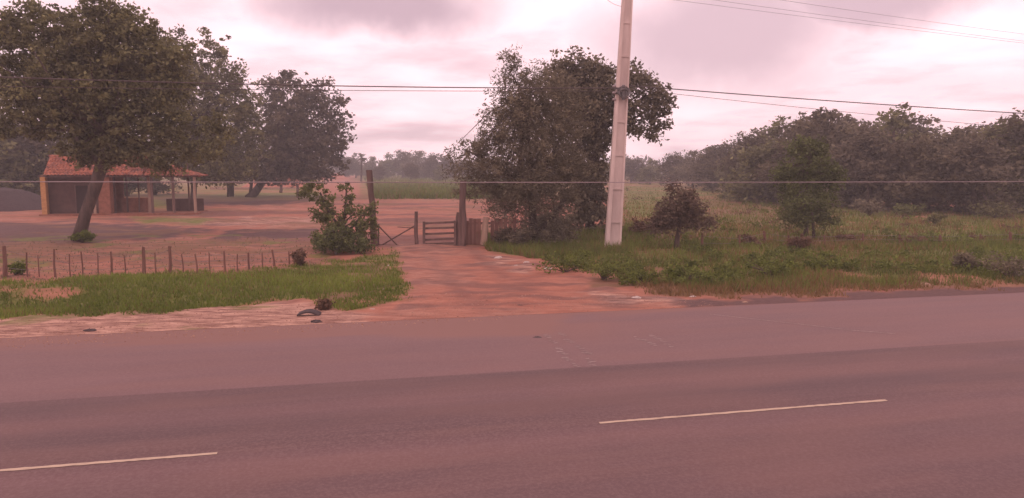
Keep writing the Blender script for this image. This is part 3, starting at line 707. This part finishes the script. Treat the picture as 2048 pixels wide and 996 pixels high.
# undergrowth at the foot of the forest and the far crop strip
def scatter(name, label, cat, polys, n, hmin, hmax, w, lm, straw=.0, seed=1, zlo=11, zhi=80, power=1.0, lean=.35, need='grass', thr=.35, inv=None):
    rg = np.random.default_rng(seed); Ps = []
    P = np.array(polys, float); tries = 0; tot = 0
    x0, x1 = P[:, 0].min() - 22, P[:, 0].max() + 22; y0, y1 = P[:, 1].min() - 10, P[:, 1].max() + 10
    while tot < n and tries < 60:
        m = n * 2
        qx = rg.uniform(x0, x1, m); qy = y0 + (y1 - y0) * rg.uniform(0, 1, m) ** power
        k = poly_sd(qx, qy, polys) > (-22 if need else -4); qx = qx[k]; qy = qy[k]
        a = (qx - 1024) / FPX; b = (498 - qy) / FPX; ry = cp + b * sp; rz = -sp + b * cp; t = -H / rz
        X = a * t; Y = ry * t
        if need:
            r = regions(X, Y); dens = fbm(X * .8, Y * .8, 55, 5)
            pr = np.clip(r[need] * 1.15 - .05, 0, 1) * np.clip((dens - .24) * 5, .12, 1)
            k = rg.uniform(0, 1, len(X)) < pr; X = X[k]; Y = Y[k]
        Ps.append(np.stack([X, Y], 1)); tot += len(X); tries += 1
    Q = np.concatenate(Ps)[:n]; n = len(Q); Z = relief(Q[:, 0], Q[:, 1])
    patch = fbm(Q[:, 0] * .5, Q[:, 1] * .5, seed + 3)
    hh = rg.uniform(hmin, hmax, n) * (.5 + patch); an = rg.uniform(0, 6.28, n); dx = np.cos(an) * w / 2; dy = np.sin(an) * w / 2
    lx = rg.normal(0, lean, n) * hh; ly = rg.normal(0, lean, n) * hh
    b0 = np.stack([Q[:, 0] - dx, Q[:, 1] - dy, Z - .01], 1); b1 = np.stack([Q[:, 0] + dx, Q[:, 1] + dy, Z - .01], 1); tp = np.stack([Q[:, 0] + lx, Q[:, 1] + ly, Z + hh], 1)
    v = np.stack([b0, b1, tp], 1).reshape(-1, 3); f = np.arange(3 * n).reshape(n, 3)
    o = link(name, v, f, lm); tn = np.clip(patch * 1.4 - .3 + rg.normal(0, .18, n), 0, 1); setattr_f(o, 'tone', np.repeat(tn, 3))
    if straw > 0:
        o.data.materials.append(L_straw); mi = (rg.uniform(0, 1, n) < straw * np.clip((fbm(Q[:, 0] * .7, Q[:, 1] * .7, 44) - .3) * 4, 0.05, 1.5)).astype(np.int32)
        o.data.polygons.foreach_set('material_index', mi)
    tag(o, label, cat, kind='stuff'); return o
scatter('verge_grass', 'green grass strip between the pale gravel and the left fence', 'grass', POLY['grass'][0], 80000, .03, .13, .03, L_grass, .10, 3)
scatter('roadside_grass', 'rank green grass and weeds on the verge right of the driveway', 'grass', POLY['grass'][1], 90000, .06, .24, .03, L_weed, .25, 4)
scatter('dry_grass', 'low straw-coloured grass along the right road edge', 'grass', POLY['dry'][1], 26000, .05, .16, .03, L_straw, 0, 5, need='dry')
scatter('field_grass', 'patchy grass of the open field in front of the forest', 'grass', POLY['grass'][3], 90000, .08, .26, .05, L_weed, .45, 6, need=None)
scatter('crop_strip', 'low green crop growing beyond the red yard', 'plants', POLY['grass'][4], 14000, .3, .7, .16, L_weed, .15, 8, need=None)
scatter('under_tree_grass', 'short grass under the central trees', 'grass', POLY['grass'][2], 12000, .1, .35, .03, L_weed, .15, 9, need=None)
scatter('yard_weeds', 'sparse weeds dotting the red earth behind the left fence', 'weeds', [(-200, 484), (640, 478), (660, 530), (0, 566), (-200, 570)], 2500, .02, .07, .04, L_olive, .1, 10, need=None)
scatter('meadow_grass', 'yellow green meadow grass left of the house', 'grass', POLY['grass'][5], 9000, .3, .8, .14, L_light, .2, 12, need=None)

def clumps(name, label, polys, n, lm, sz, ls, seed):
    rg = np.random.default_rng(seed); P = np.array(polys, float); qx = rg.uniform(P[:, 0].min(), P[:, 0].max(), n * 3); qy = rg.uniform(P[:, 1].min(), P[:, 1].max(), n * 3)
    k = poly_sd(qx, qy, P) > 0; pts = np.array([gp(a, b)[:2] for a, b in zip(qx[k], qy[k])])
    m_ = fbm(pts[:, 0] * .3, pts[:, 1] * .4, seed) > .45; pts = pts[m_][:n]
    Z = relief(pts[:, 0], pts[:, 1]); bl = [(x, y, z + .12, sz * f, sz * f, sz * .45 * f) for (x, y), z, f in zip(pts, Z, rg.uniform(.4, 1.6, len(pts)))]
    C, Q, tone = crown_pts(bl, len(bl) * 6, 16, sz * .42, .9); v, f, t_ = leaves(Q, ls, tone, .3)
    o = link(name, v, f, lm); setattr_f(o, 'tone', t_); tag(o, label, 'weeds', kind='stuff')
clumps('green_weeds', 'scattered low green weed clumps through the right field', POLY['grass'][3], 240, L_weed, .38, .06, 51)
clumps('brown_weeds', 'scattered dry brown weed clumps through the right field', POLY['grass'][3], 150, L_dry, .34, .05, 52)
clumps('verge_weeds', 'tangled green weeds along the verge below the utility pole', [(1090, 520), (1300, 510), (2048, 505), (2048, 560), (1650, 566), (1400, 572), (1260, 560)], 150, L_weed, .26, .045, 53)

# ------------------------------------------------------------------ utility pole
PB = gp(1226, 496); PY = PB.y
pt = thing('utility_pole', 'tall leaning concrete utility pole with recessed faces beside the driveway', 'utility pole', (PB.x, PY, -.05))
ptop = at(1258, -60, PY); pbot = at(1225, 500, PY)
ax = (ptop - pbot); Lp = ax.length; az = ax.normalized(); axx = Vector((1, 0, 0)); axx = (axx - az * axx.dot(az)).normalized(); ayy = az.cross(axx)
def pp(u, x, y): return pbot + az * (Lp * u) + axx * x + ayy * y
W0, W1 = .27, .165                                   # half widths
def hw(u): return W0 + (W1 - W0) * u
def slab(mb, u0, u1, xa, xb, ya, yb, rel=True):
    V = []
    for u in (u0, u1):
        h = hw(u)
        for x, y in ((xa, ya), (xb, ya), (xb, yb), (xa, yb)): V.append(pp(u, x * h, y * h))
    mb.add(V, [(0, 3, 2, 1), (4, 5, 6, 7), (0, 1, 5, 4), (1, 2, 6, 5), (2, 3, 7, 6), (3, 0, 4, 7)])
mb = MB()
slab(mb, 0, 1, -1, -.5, -.7, .7); mb.build('flange', M_conc, pt)
mb = MB(); slab(mb, 0, 1, .74, 1, -.7, .7); mb.build('flange', M_conc, pt)
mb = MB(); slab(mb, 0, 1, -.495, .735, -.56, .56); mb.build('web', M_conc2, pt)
rungs_px = [443, 375, 307, 240, 110, 45]
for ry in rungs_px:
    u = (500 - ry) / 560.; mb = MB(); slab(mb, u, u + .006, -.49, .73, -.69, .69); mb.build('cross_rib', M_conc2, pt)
mb = MB()
slab(mb, .565, .572, -1.12, 1.12, -.85, .85); slab(mb, .582, .588, -1.12, 1.12, -.85, .85)
mb.build('clamp_band', M_metal, pt)
# insulator rack and coiled cable, on the near face
mb = MB()
cc = at(1247, 185, PY - .3)
for k in range(9):
    rr = random.uniform(.12, .22); off = Vector((random.uniform(-.05, .05), random.uniform(-.05, .05), random.uniform(-.05, .05)))
    mb.tube([cc + off + Vector((rr * math.cos(a), .03 * math.sin(3 * a), rr * .75 * math.sin(a))) for a in np.linspace(0, 6.28, 18)], .018, 5)
mb.box(cc + Vector((-.05, .0, -.25)), cc + Vector((.05, .06, .25)))
mb.build('cable_coil', M_metal, pt)
for dz in (-.22, 0, .22):
    mb = MB(); c2 = cc + Vector((-.24, .12, dz)); mb.tube([c2 + Vector((-.12, 0, 0)), c2 + Vector((-.06, 0, 0)), c2 + Vector((0, 0, 0))], [.03, .055, .03], 8); mb.build('insulator', M_palewire, pt)

# ------------------------------------------------------------------ overhead wires
def sag(a, b, s, n=28): return [a.lerp(b, i / n) + Vector((0, 0, -s * 4 * (i / n) * (1 - i / n))) for i in range(n + 1)]
def wire(name, label, pts, r, m=M_linewire, group=None):
    mb = MB(); mb.tube(pts, r, 5); base = Vector(pts[0]); o = mb.build(name, m, loc=tuple(base)); tag(o, label, 'wire', group); return o
# the line runs along the road through the pole; each span ends at a far pole outside the frame
def yline(x): return PY + (x - PB.x) * RD.y / RD.x
def span(ppx, ppy, qpx, qpy, extra, name, label, r, sg):
    a = at(ppx, ppy, PY); 
    q = ray(qpx, qpy); # meet the vertical plane of the line
    t = (PY - PB.x * RD.y / RD.x) / (q.y - q.x * RD.y / RD.x); qp = Vector((q.x * t, q.y * t, H + q.z * t))
    e = a + (qp - a) * extra
    wire(name, label, sag(a, e, sg), r, group='low lines on the utility pole')
span(1238, 176, 0, 150, 1.15, 'overhead_wire', 'upper dark wire running left from the utility pole clamp', .018, .12)
span(1240, 182, 380, 170, 2.2, 'overhead_wire', 'thin lower wire running left from the utility pole clamp', .009, .12)
span(1246, 170, 2048, 226, 1.1, 'overhead_wire', 'dark wire running right from the utility pole above the forest', .018, .05)
span(1246, 176, 1640, 216, 2.0, 'overhead_wire', 'thin lower wire running right from the utility pole', .008, .05)
for i, (x0, y0, x1, y1, lab) in enumerate([(1340, -4, 2048, 84, 'lowest of three faint power lines crossing the upper right sky'), (1420, -4, 2048, 80, 'middle of three faint power lines crossing the upper right sky'),
                                          (1540, -6, 2048, 66, 'highest of three faint power lines crossing the upper right sky')]):
    a = at(x0, y0, 34 + i * .5); b = at(x1, y1, 46 + i * .5); d = b - a
    wire('power_line', lab, sag(a - d * .3, b + d * .35, .1), .008, M_palewire, 'high power lines')
a = at(1210, 4, PY); wire('drop_wire', 'short drooping wire joining the utility pole near its top from the left', sag(at(1195, -20, PY), at(1246, 13, PY), .12), .006, M_wire)
# long thin pale tube running level at coach window height
yc = 13.
mb_pts = sag(at(-200, 363, yc - 3), at(2300, 362, yc + 3), .02, 40)
wire('low_line', 'long thin pale line running level across the whole view in front of the gate and pole', mb_pts, .0075, M_palewire)

# ------------------------------------------------------------------ gate
GY_ = gp(835, 491).y
def post(name, label, x0, y0, x1, y1, wpx, m=M_wood, Y=None, cat='post', group=None, wob=.12):
    Y = Y or gp(x0, y0).y; a = at(x0, y0 + 3, Y); b = at(x1, y1, Y); r = wpx / 2 * Y / FPX
    n = 7; pts = [a.lerp(b, i / n) + Vector((random.uniform(-.15, .15) * r, random.uniform(-.15, .15) * r, 0)) for i in range(n + 1)]
    mb = MB(); mb.tube(pts, [r * (1.08 - .16 * i / n) for i in range(n + 1)], 9, wob)
    o = mb.build(name, m, loc=(a.x, a.y, 0)); tag(o, label, cat, group); return o
post('gate_post', 'tall dark wooden post left of the gateway, half hidden by the green shrub', 750, 492, 739, 340, 13)
post('gate_post', 'tall wooden post right of the gateway, under the feathery tree', 925, 490, 926, 362, 14)
post('wooden_post', 'stout shorter wooden post right beside the slatted gate', 917, 490, 918, 425, 12)
g1 = thing('wooden_gate', 'slatted wooden gate of five horizontal boards right of the opening', 'gate', (*at(848, 491, GY_).xy, 0))
s = GY_ / FPX
def barpx(mb, x0, y0, x1, y1, w, Y, th=.02):
    a = at(x0, y0, Y); b = at(x1, y1, Y); d = (b - a).normalized(); u = Vector((0, 1, 0)); n = d.cross(u).normalized() * (w * Y / FPX / 2); k = u * th
    mb.add([a - n - k, a + n - k, a + n + k, a - n + k, b - n - k, b + n - k, b + n + k, b - n + k], [(0, 1, 2, 3), (4, 7, 6, 5), (0, 4, 5, 1), (1, 5, 6, 2), (2, 6, 7, 3), (3, 7, 4, 0)])
for k, (ya, yb) in enumerate(((447, 444), (457, 455), (468, 466), (480, 477), (488, 486))):
    mb = MB(); barpx(mb, 847, ya, 912, yb, 4.2, GY_ + .07); mb.build('board', M_wood, g1)
mb = MB(); barpx(mb, 848, 443, 848, 492, 5, GY_, .04); mb.build('upright', M_wood, g1)
mb = MB(); barpx(mb, 910, 441, 910, 491, 4, GY_, .04); mb.build('upright', M_wood, g1)
g2 = thing('cross_braced_gate', 'light open gate leaf with crossed braces left of the slatted gate', 'gate', (*at(795, 491, GY_).xy, 0))
for nm, q in (('brace', (757, 452, 795, 491, 2.6)), ('brace', (766, 489, 829, 452, 2.8)), ('bottom_rail', (756, 490, 832, 492, 3)), ('middle_rail', (795, 454, 830, 456, 1.6))):
    mb = MB(); barpx(mb, *q, GY_ + (.05 if nm == 'brace' and q[0] == 757 else 0), .015); mb.build(nm, M_wood, g2)
mb = MB(); barpx(mb, 757, 448, 757, 491, 2.6, GY_ + .12, .03); mb.build('upright', M_wood, g2)
post('wooden_post', 'thin wooden post at the middle of the gateway, between the two gate leaves', 833, 492, 832, 423, 7.5)
# planks right of the gate
t = thing('plank_fence', 'short dark plank fence right of the gate under the trees', 'fence', (*gp(985, 489).xy, 0))
Yf = gp(985, 489).y + .1
for k, x in enumerate((934, 942, 950, 958, 985, 993, 1002, 1011, 1020, 1029)):
    mb = MB(); barpx(mb, x, 438 + random.uniform(-4, 5), x, 490, 7.4, Yf, .02); mb.build('plank', M_redwood, t)
mb = MB(); barpx(mb, 930, 447, 1035, 445, 4, Yf + .06, .025); mb.build('rail', M_wood, t)
mb = MB(); mb.tube([at(968, 489, Yf - .2), at(970, 460, Yf - .2), at(972, 434, Yf - .2)], [.13, .12, .10], 8, .1); o = mb.build('pale_post', M_palewood, loc=tuple(at(968, 489, Yf - .2))); tag(o, 'pale bleached log post standing between the dark planks', 'post')

# ------------------------------------------------------------------ left wire fence
fy = gp(300, 553).y
t = thing('wire_fence', 'low wire fence with thin rough posts along the left red earth', 'fence', (gp(300, 553).x, fy, 0))
posts_px = [(-95, 560, 498, 8), (9, 556, 492, 8), (55, 556, 505, 3), (110, 555, 498, 4), (165, 555, 503, 3), (222, 553, 503, 4.5), (287, 552, 494, 7), (339, 549, 492, 6), (394, 547, 508, 3.5), (450, 545, 502, 4), (78, 555, 510, 2.5), (140, 555, 508, 2.5), (196, 554, 506, 2.5), (250, 552, 510, 2.5), (312, 550, 505, 2.5), (366, 548, 508, 2.5), (420, 546, 506, 2.5), (475, 543, 508, 2.5), (498, 541, 505, 4), (525, 539, 505, 2.5), (548, 536, 500, 4), (578, 533, 502, 3), (605, 530, 495, 5)]
tops = []
posts_px.sort()
for (x, y, tp, w) in posts_px:
    Yq = gp(x, y).y; a = at(x + 1, y + 3, Yq); b = at(x - 2 + random.uniform(-2, 2), tp, Yq); r = w / 2 * Yq / FPX
    mb = MB(); mb.tube([a, a.lerp(b, .5) + Vector((random.uniform(-.02, .02), 0, 0)), b], [r * 1.1, r, r * .85], 7, .12); mb.build('fence_post', M_redwood, t); tops.append((a, b))
for f_ in (.35, .62, .88):
    mb = MB(); mb.tube([a.lerp(b, f_) for a, b in tops], .005, 4); mb.build('wire_strand', M_wire, t)
# right field fence stubs
t = thing('field_fence', 'broken wire fence of short dark stubs through the right field', 'fence', (gp(1600, 490).x, gp(1600, 490).y, 0))
tops = []
for (x, y, tp, w) in [(1404, 503, 466, 5), (1478, 498, 474, 4), (1530, 490, 462, 5), (1578, 492, 470, 4), (1650, 490, 470, 3.5), (1726, 487, 467, 5), (1800, 488, 468, 3.5), (1882, 488, 470, 5), (1960, 488, 468, 4), (2022, 490, 464, 6), (2100, 490, 466, 5)]:
    Yq = gp(x, y).y; a = at(x, y + 3, Yq); b = at(x + random.uniform(-2, 2), tp, Yq); r = w / 2 * Yq / FPX
    mb = MB(); mb.tube([a, a.lerp(b, .5), b], [r * 1.1, r, r * .85], 7, .12); mb.build('fence_post', M_redwood, t); tops.append((a, b))
for f_ in (.5, .85):
    mb = MB(); mb.tube([a.lerp(b, f_) for a, b in tops], .005, 4); mb.build('wire_strand', M_wire, t)

# ------------------------------------------------------------------ house with tiled roof and open porch
HO = gp(85, 433); HY = HO.y; k = HY / FPX
hs = thing('tiled_house', 'small clay house with orange tiled roof and open post porch, at left', 'house', (HO.x, HY, 0)); hs.rotation_euler = (0, 0, R(12)); hs.scale = (.92, .5, 1)
def X(px): return (px - 1024) * HY / (FPX * (cp + 0.0)) * (cp + 0.0) if False else at(px, 433, HY).x
def Z(py): return at(85, py, HY).z
zE = Z(354); zB = 0.0; pl = .12
mb = MB(); mb.box((X(80), HY - .25, -.15), (X(405), HY + 5.2, pl)); mb.build('plinth', M_plaster, hs)
# walls of the room (open front recess, back wall 1.3 m in)
mb = MB(); mb.box((X(85), HY - .05, pl), (X(95), HY + .25, zE)); mb.build('corner_pillar', M_wallyel, hs)
mb = MB(); mb.box((X(85), HY + .25, pl), (X(85) + .16, HY + 4.2, zE + .1)); mb.build('side_wall', M_wallyel, hs)
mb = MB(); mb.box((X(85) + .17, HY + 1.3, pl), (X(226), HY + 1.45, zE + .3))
wall_ = mb.build('recessed_wall', M_darkwall, hs)  # darker wall colour adds the shade that this shallow recess lacks
mb = MB(); mb.box((X(146), HY + 1.22, pl), (X(171), HY + 1.295, Z(372))); dr = mb.build('door', M_door, hs)
mb = MB()
for (a, b) in (((X(144), HY + 1.2, pl), (X(146), HY + 1.296, Z(370))), ((X(171), HY + 1.2, pl), (X(173), HY + 1.296, Z(370)))): mb.box(a, b)
mb.build('door_frame', M_wood, dr)
mb = MB(); mb.box((X(198), HY + .02, pl), (X(222), HY + 1.29, zE)); mb.build('side_wall', M_plaster, hs)
mb = MB(); mb.box((X(85) + .17, HY + 4.2, pl), (X(228), HY + 4.35, zE + .5)); mb.build('back_wall', M_plaster, hs)
mb = MB(); mb.box((X(226), HY + 3.4, pl), (X(290), HY + 3.55, pl + .85)); mb.build('low_wall', M_plaster, hs)
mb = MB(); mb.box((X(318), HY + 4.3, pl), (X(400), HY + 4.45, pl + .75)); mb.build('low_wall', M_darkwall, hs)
def hpost(px, dy, w, m, pytop=356):
    mb = MB(); x = X(px); r = w / 2; mb.tube([(x, HY + dy, pl - .1), (x + random.uniform(-.03, .03), HY + dy, (zE + pl) / 2), (x, HY + dy, zE + .02 + dy * .25)], [r, r * .95, r * .9], 8, .06); mb.build('porch_post', m, hs)
for q in ((190, .0, .17, M_palewood), (240, 3.1, .12, M_wood), (266, 2.9, .1, M_wood), (292, 2.0, .2, M_palewood), (307, .3, .17, M_wood), (343, 2.2, .18, M_palewood), (352, .3, .15, M_wood), (372, 3.2, .12, M_wood), (398, .0, .19, M_palewood)): hpost(*q)
def beam(p, q, w): 
    mb = MB(); mb.tube([p, q], w, 6); mb.build('beam', M_wood, hs)
beam((X(83), HY, zE + .03), (X(404), HY, zE + .03), .06); beam((X(83), HY + 4.2, zE + .05), (X(404), HY + 4.2, zE + .05), .06)
def tile_roof(name, quad, pitch_w=.2, rowlen=.38):
    """quad: eaveL, eaveR, ridgeR, ridgeL; half-round tiles in rows"""
    eL, eR, rR, rL = [Vector(v) for v in quad]; wd = (eR - eL).length; ht = ((rL + rR) / 2 - (eL + eR) / 2).length
    nu = max(8, int(wd / pitch_w) * 6); rows = max(3, int(ht / rowlen)); nrm = (eR - eL).cross(rL - eL).normalized()
    V = []; Fc = []
    lines = []
    for r_ in range(rows):
        lines.append((r_ / rows, .035)); lines.append(((r_ + 1) / rows - .002, .0))
    for (v_, off) in lines:
        for i in range(nu + 1):
            u_ = i / nu; lo = eL.lerp(eR, u_); hi = rL.lerp(rR, u_); p = lo.lerp(hi, v_)
            w_ = abs(math.sin(math.pi * wd * u_ / pitch_w)); V.append(p + nrm * (off + .07 * w_ + random.uniform(-.012, .012)))
    nr = len(lines)
    for j in range(nr - 1):
        for i in range(nu): a = j * (nu + 1) + i; Fc.append((a, a + 1, a + nu + 2, a + nu + 1))
    return link(name, V, Fc, M_tile, hs)
rz1 = at(98, 316, HY + 1.2).z; xl = at(108, 314, HY + 1.15).x; xr = at(305, 319, HY + 1.15).x
E = .35; ze = zE + .05
xe0 = at(80, 354, HY - E).x; xm = at(281, 354, HY - E).x; xe2 = at(402, 356, HY - E).x
ro = tile_roof('roof', [(xe0, HY - E, ze), (xm, HY - E, ze - .02), (xr, HY + 2.3, rz1), (xl, HY + 2.3, rz1 + .04)])
def sub(o, par):  # hang a built part one level deeper
    o.parent = par; return o
b2 = tile_roof('roof_rear_slope', [(xm, HY + 4.9, ze), (xe0, HY + 4.9, ze), (xl, HY + 2.3, rz1 + .04), (xr, HY + 2.3, rz1)]); sub(b2, ro)
# lower porch roof with a hip
zr2 = at(345, 335, HY + 1.5).z; x2 = at(362, 332, HY + 1.15).x
b3 = tile_roof('porch_roof', [(xm + .02, HY - E, ze - .03), (xe2, HY - E, ze - .06), (x2, HY + 2.3, zr2), (xr + .02, HY + 2.3, zr2)])
b4 = tile_roof('porch_hip', [(xe2, HY - E, ze - .06), (xe2, HY + 4.9, ze - .06), (x2 + .02, HY + 2.4, zr2), (x2, HY + 2.3, zr2)]); sub(b4, b3)
b5 = tile_roof('porch_rear_slope', [(xe2, HY + 4.9, ze - .06), (xm, HY + 4.9, ze - .06), (xr, HY + 2.3, zr2), (x2, HY + 2.3, zr2)]); sub(b5, b3)
mb = MB()
mb.tube([(xl - .05, HY + 2.3, rz1 + .1), (xr + .05, HY + 2.3, rz1 + .06)], .09, 8); o = mb.build('ridge_tiles', M_tile, hs); sub(o, ro)
mb = MB(); mb.tube([(xr, HY + 2.3, zr2 + .06), (x2, HY + 2.3, zr2 + .06)], .08, 8); mb.tube([(x2, HY + 2.3, zr2 + .06), (xe2, HY - E, ze)], .08, 8); o = mb.build('ridge_tiles', M_tile, hs); sub(o, b3)
mb = MB()   # gable infill between main roof end and porch roof
mb.add([(xr - .05, HY + .2, ze), (xr - .05, HY + 4.2, ze), (xr - .05, HY + 2.3, rz1 - .08)], [(0, 1, 2)]); mb.build('gable', M_plaster, hs)

# dark gravel heap by the house
def heap(name, label, cat, px, py, wpx, hpx, m, asym=0.):
    g = gp(px, py); s_ = g.y / FPX; w = wpx * s_ / 2; h = hpx * s_; n = 40; V = []
    for j in range(n + 1):
        for i in range(n + 1):
            x = (i / n * 2 - 1); y = (j / n * 2 - 1); r = math.hypot(x, y); z = h * max(0, math.cos(min(r, 1) * math.pi / 2)) ** 1.1
            X_ = g.x + x * w; Y_ = g.y + y * w * .7; z *= 1 + .25 * (float(fbm(np.array([X_]), np.array([Y_]), 6)[0]) - .5)
            V.append((X_ + random.uniform(-.03, .03), Y_, z + .04 * random.random() * (r < 1) - (.12 if r >= 1 else .0)))
    Fq = [(j * (n + 1) + i, j * (n + 1) + i + 1, (j + 1) * (n + 1) + i + 1, (j + 1) * (n + 1) + i) for j in range(n) for i in range(n)]
    o = link(name, V, Fq, m, smooth=True, loc=tuple(g)); tag(o, label, cat); return o
heap('gravel_heap', 'large dark gravel heap left of the tiled house', 'heap', 8, 418, 230, 42, M_gravel)
heap('earth_heap', 'reddish earth heap beyond the mango tree trunk', 'heap', 570, 374, 170, 34, M_redmound)
heap('earth_heap', 'small red earth heap on the far dirt track left of the gate', 'heap', 668, 358, 60, 12, M_redmound)
post('tree_stump', 'dark upright stump in front of the far reddish heap', 562, 386, 562, 369, 6, cat='stump')
post('fence_stake', 'thin dark stake right of the mango tree', 595, 396, 595, 368, 5)
# brick wall line beyond
o = MB().box((gp(420, 379).x, gp(420, 379).y, 0), (gp(600, 379).x, gp(420, 379).y + .2, .28)).build('low_wall', M_palewood, loc=tuple(gp(420, 379))); tag(o, 'long low pale kerb-like wall in the shade behind the mango tree', 'wall')

# ------------------------------------------------------------------ litter, stones and scraps
def lump(name, label, cat, px, py, wpx, hpx, m, group=None):
    g = gp(px, py); s_ = g.y / FPX; w = wpx * s_ / 2; h = hpx * s_; g.z = max(hz(g.x, g.y), ROADZ if sof(g) < S_EDGE else -1); V = []; n, mrow = 9, 5
    for j in range(mrow):
        ph = math.pi / 2 * j / (mrow - 1)
        for i in range(n):
            a = 2 * math.pi * i / n; q = random.uniform(.75, 1.2); V.append((g.x + math.cos(a) * math.cos(ph) * w * q, g.y + math.sin(a) * math.cos(ph) * w * .7 * q, g.z - .01 + h * math.sin(ph) * q))
    Fq = [(j * n + i, j * n + (i + 1) % n, (j + 1) * n + (i + 1) % n, (j + 1) * n + i) for j in range(mrow - 1) for i in range(n)]
    Fq.append(tuple(range((mrow - 1) * n, mrow * n)))
    o = link(name, V, Fq, m, loc=tuple(g)); tag(o, label, cat, group); return o
for px, py, w, h, m, lab in [(997, 517, 17, 4, M_litter, 'white plastic scrap at the right rim of the driveway, nearest the gate'), (1053, 527, 13, 3, M_litter, 'white scrap in the middle of the three by the driveway rim'),
                             (1032, 531, 10, 2, M_litter, 'tiny pale scrap just below the middle driveway-rim scrap'), (1096, 538, 19, 5, M_litter, 'long white scrap beside the low green driveway bush'),
                             (1272, 598, 20, 4, M_litter, 'white scrap where the driveway fans out to the road'), (1386, 594, 15, 3, M_litter, 'small white scrap under the dry verge grass'),
                             (1633, 584, 14, 4, M_litter, 'pale scrap at the foot of the verge, left of the big pale stone'), (778, 535, 10, 2, M_litter, 'upper small white scrap in the grass left of the driveway'),
                             (768, 579, 11, 3, M_litter, 'lower small white scrap in the grass left of the driveway'), (745, 618, 13, 2, M_litter, 'pale flake at the gravel edge right of the tyre scrap'), (706, 566, 14, 3, M_litter, 'pale flake on the dry patch left of the driveway')]:
    lump('litter_scrap', lab, 'litter', px, py, w, h, m, 'pale litter scattered on the verges')
for px, py, w, h, lab in [(1502, 557, 22, 7, 'orange stone lying below the wide dull weed bush'), (1533, 558, 10, 6, 'small pinkish stone right of the orange stone'), (1851, 573, 24, 9, 'large pale stone on the dry grass near the right edge'),
                          (1490, 605, 14, 3, 'flat pale stone on the dark strip at the road edge'), (600, 628, 12, 4, 'pale stone on the gravel just left of the tyre scrap')]:
    lump('stone', lab, 'stone', px, py, w, h, M_stone, 'stones on the verges')
# curved torn tyre tread and its lump
g = gp(628, 632); mb = MB()
for i in range(15):
    a = -.5 + i / 14 * 1.9
    mb.V += [tuple(g + Vector((-.3 + .42 * i / 14 + dx, dy, .01 + .06 * math.sin(i / 14 * math.pi) + dz))) for dx, dy, dz in ((0, -.09, 0), (0, .09, .02), (0, .09, .05), (0, -.09, .03))]
for i in range(14):
    for q in range(4): mb.F.append((i * 4 + q, i * 4 + (q + 1) % 4, (i + 1) * 4 + (q + 1) % 4, (i + 1) * 4 + q))
mb.F += [(0, 1, 2, 3), (56, 59, 58, 57)]
o = mb.build('tyre_scrap', M_rubber, loc=tuple(g)); tag(o, 'curved black torn tyre strip lying on the pale roadside gravel', 'tyre scrap')
lump('rubber_lump', 'dark crumpled lump just below the curved tyre strip', 'debris', 632, 645, 26, 6, M_rubber)
lump('rubber_lump', 'thin dark scrap on the asphalt edge at the driveway mouth', 'debris', 1075, 678, 24, 2.5, M_rubber)
lump('rubber_lump', 'small dark scrap in the middle of the driveway mouth', 'debris', 1040, 611, 13, 2, M_rubber)
lump('rubber_lump', 'faint dark lump on the pale gravel far left of the tyre strip', 'debris', 180, 662, 26, 5, M_gravel)
# loose gravel on the pale lip: uncountable pebbles
rg = np.random.default_rng(9); n = 7000
qx = rg.uniform(-150, 1500, n); qy = rg.uniform(590, 705, n); sdm = np.maximum(poly_sd(qx, qy, POLY['pale'][0]), poly_sd(qx, qy, POLY['drive'][0])); kk = sdm > 0; qx = qx[kk]; qy = qy[kk]
mb = MB()
for a_, b_ in zip(qx, qy):
    g = gp(a_, b_); 
    if sof(g) < S_EDGE - .05: g.z = ROADZ
    else: g.z = hz(g.x, g.y)
    r = random.uniform(.005, .018) * (1.6 if random.random() < .06 else 1)
    V_ = [g + Vector((math.cos(t_) * r * random.uniform(.7, 1.5), math.sin(t_) * r, -.004)) for t_ in (0, 1.57, 3.14, 4.71)] + [g + Vector((0, 0, r * .9))]
    mb.add(V_, [(0, 1, 4), (1, 2, 4), (2, 3, 4), (3, 0, 4)])
o = mb.build('loose_gravel', M_pebble); tag(o, 'loose pale gravel strewn over the verge and driveway mouth', 'gravel', kind='stuff')

# ------------------------------------------------------------------ haze: one closed box of damp air round the whole place
HZ = 304
o = MB().box((-HZ, -130, -1.5), (HZ, HZ, 16)).build('haze', M_conc); o.data.materials.clear()
m = bpy.data.materials.new('haze'); m.use_nodes = True; t = m.node_tree
for n in list(t.nodes): t.nodes.remove(n)
oo = t.nodes.new('ShaderNodeOutputMaterial'); pv = t.nodes.new('ShaderNodeVolumePrincipled'); pv.inputs['Color'].default_value = (.95, .93, .93, 1); pv.inputs['Density'].default_value = .0020; pv.inputs['Anisotropy'].default_value = .0
t.links.new(pv.outputs[0], oo.inputs['Volume']); o.data.materials.append(m); struct(o, 'stuff', 'thin damp haze in the air', 'haze')
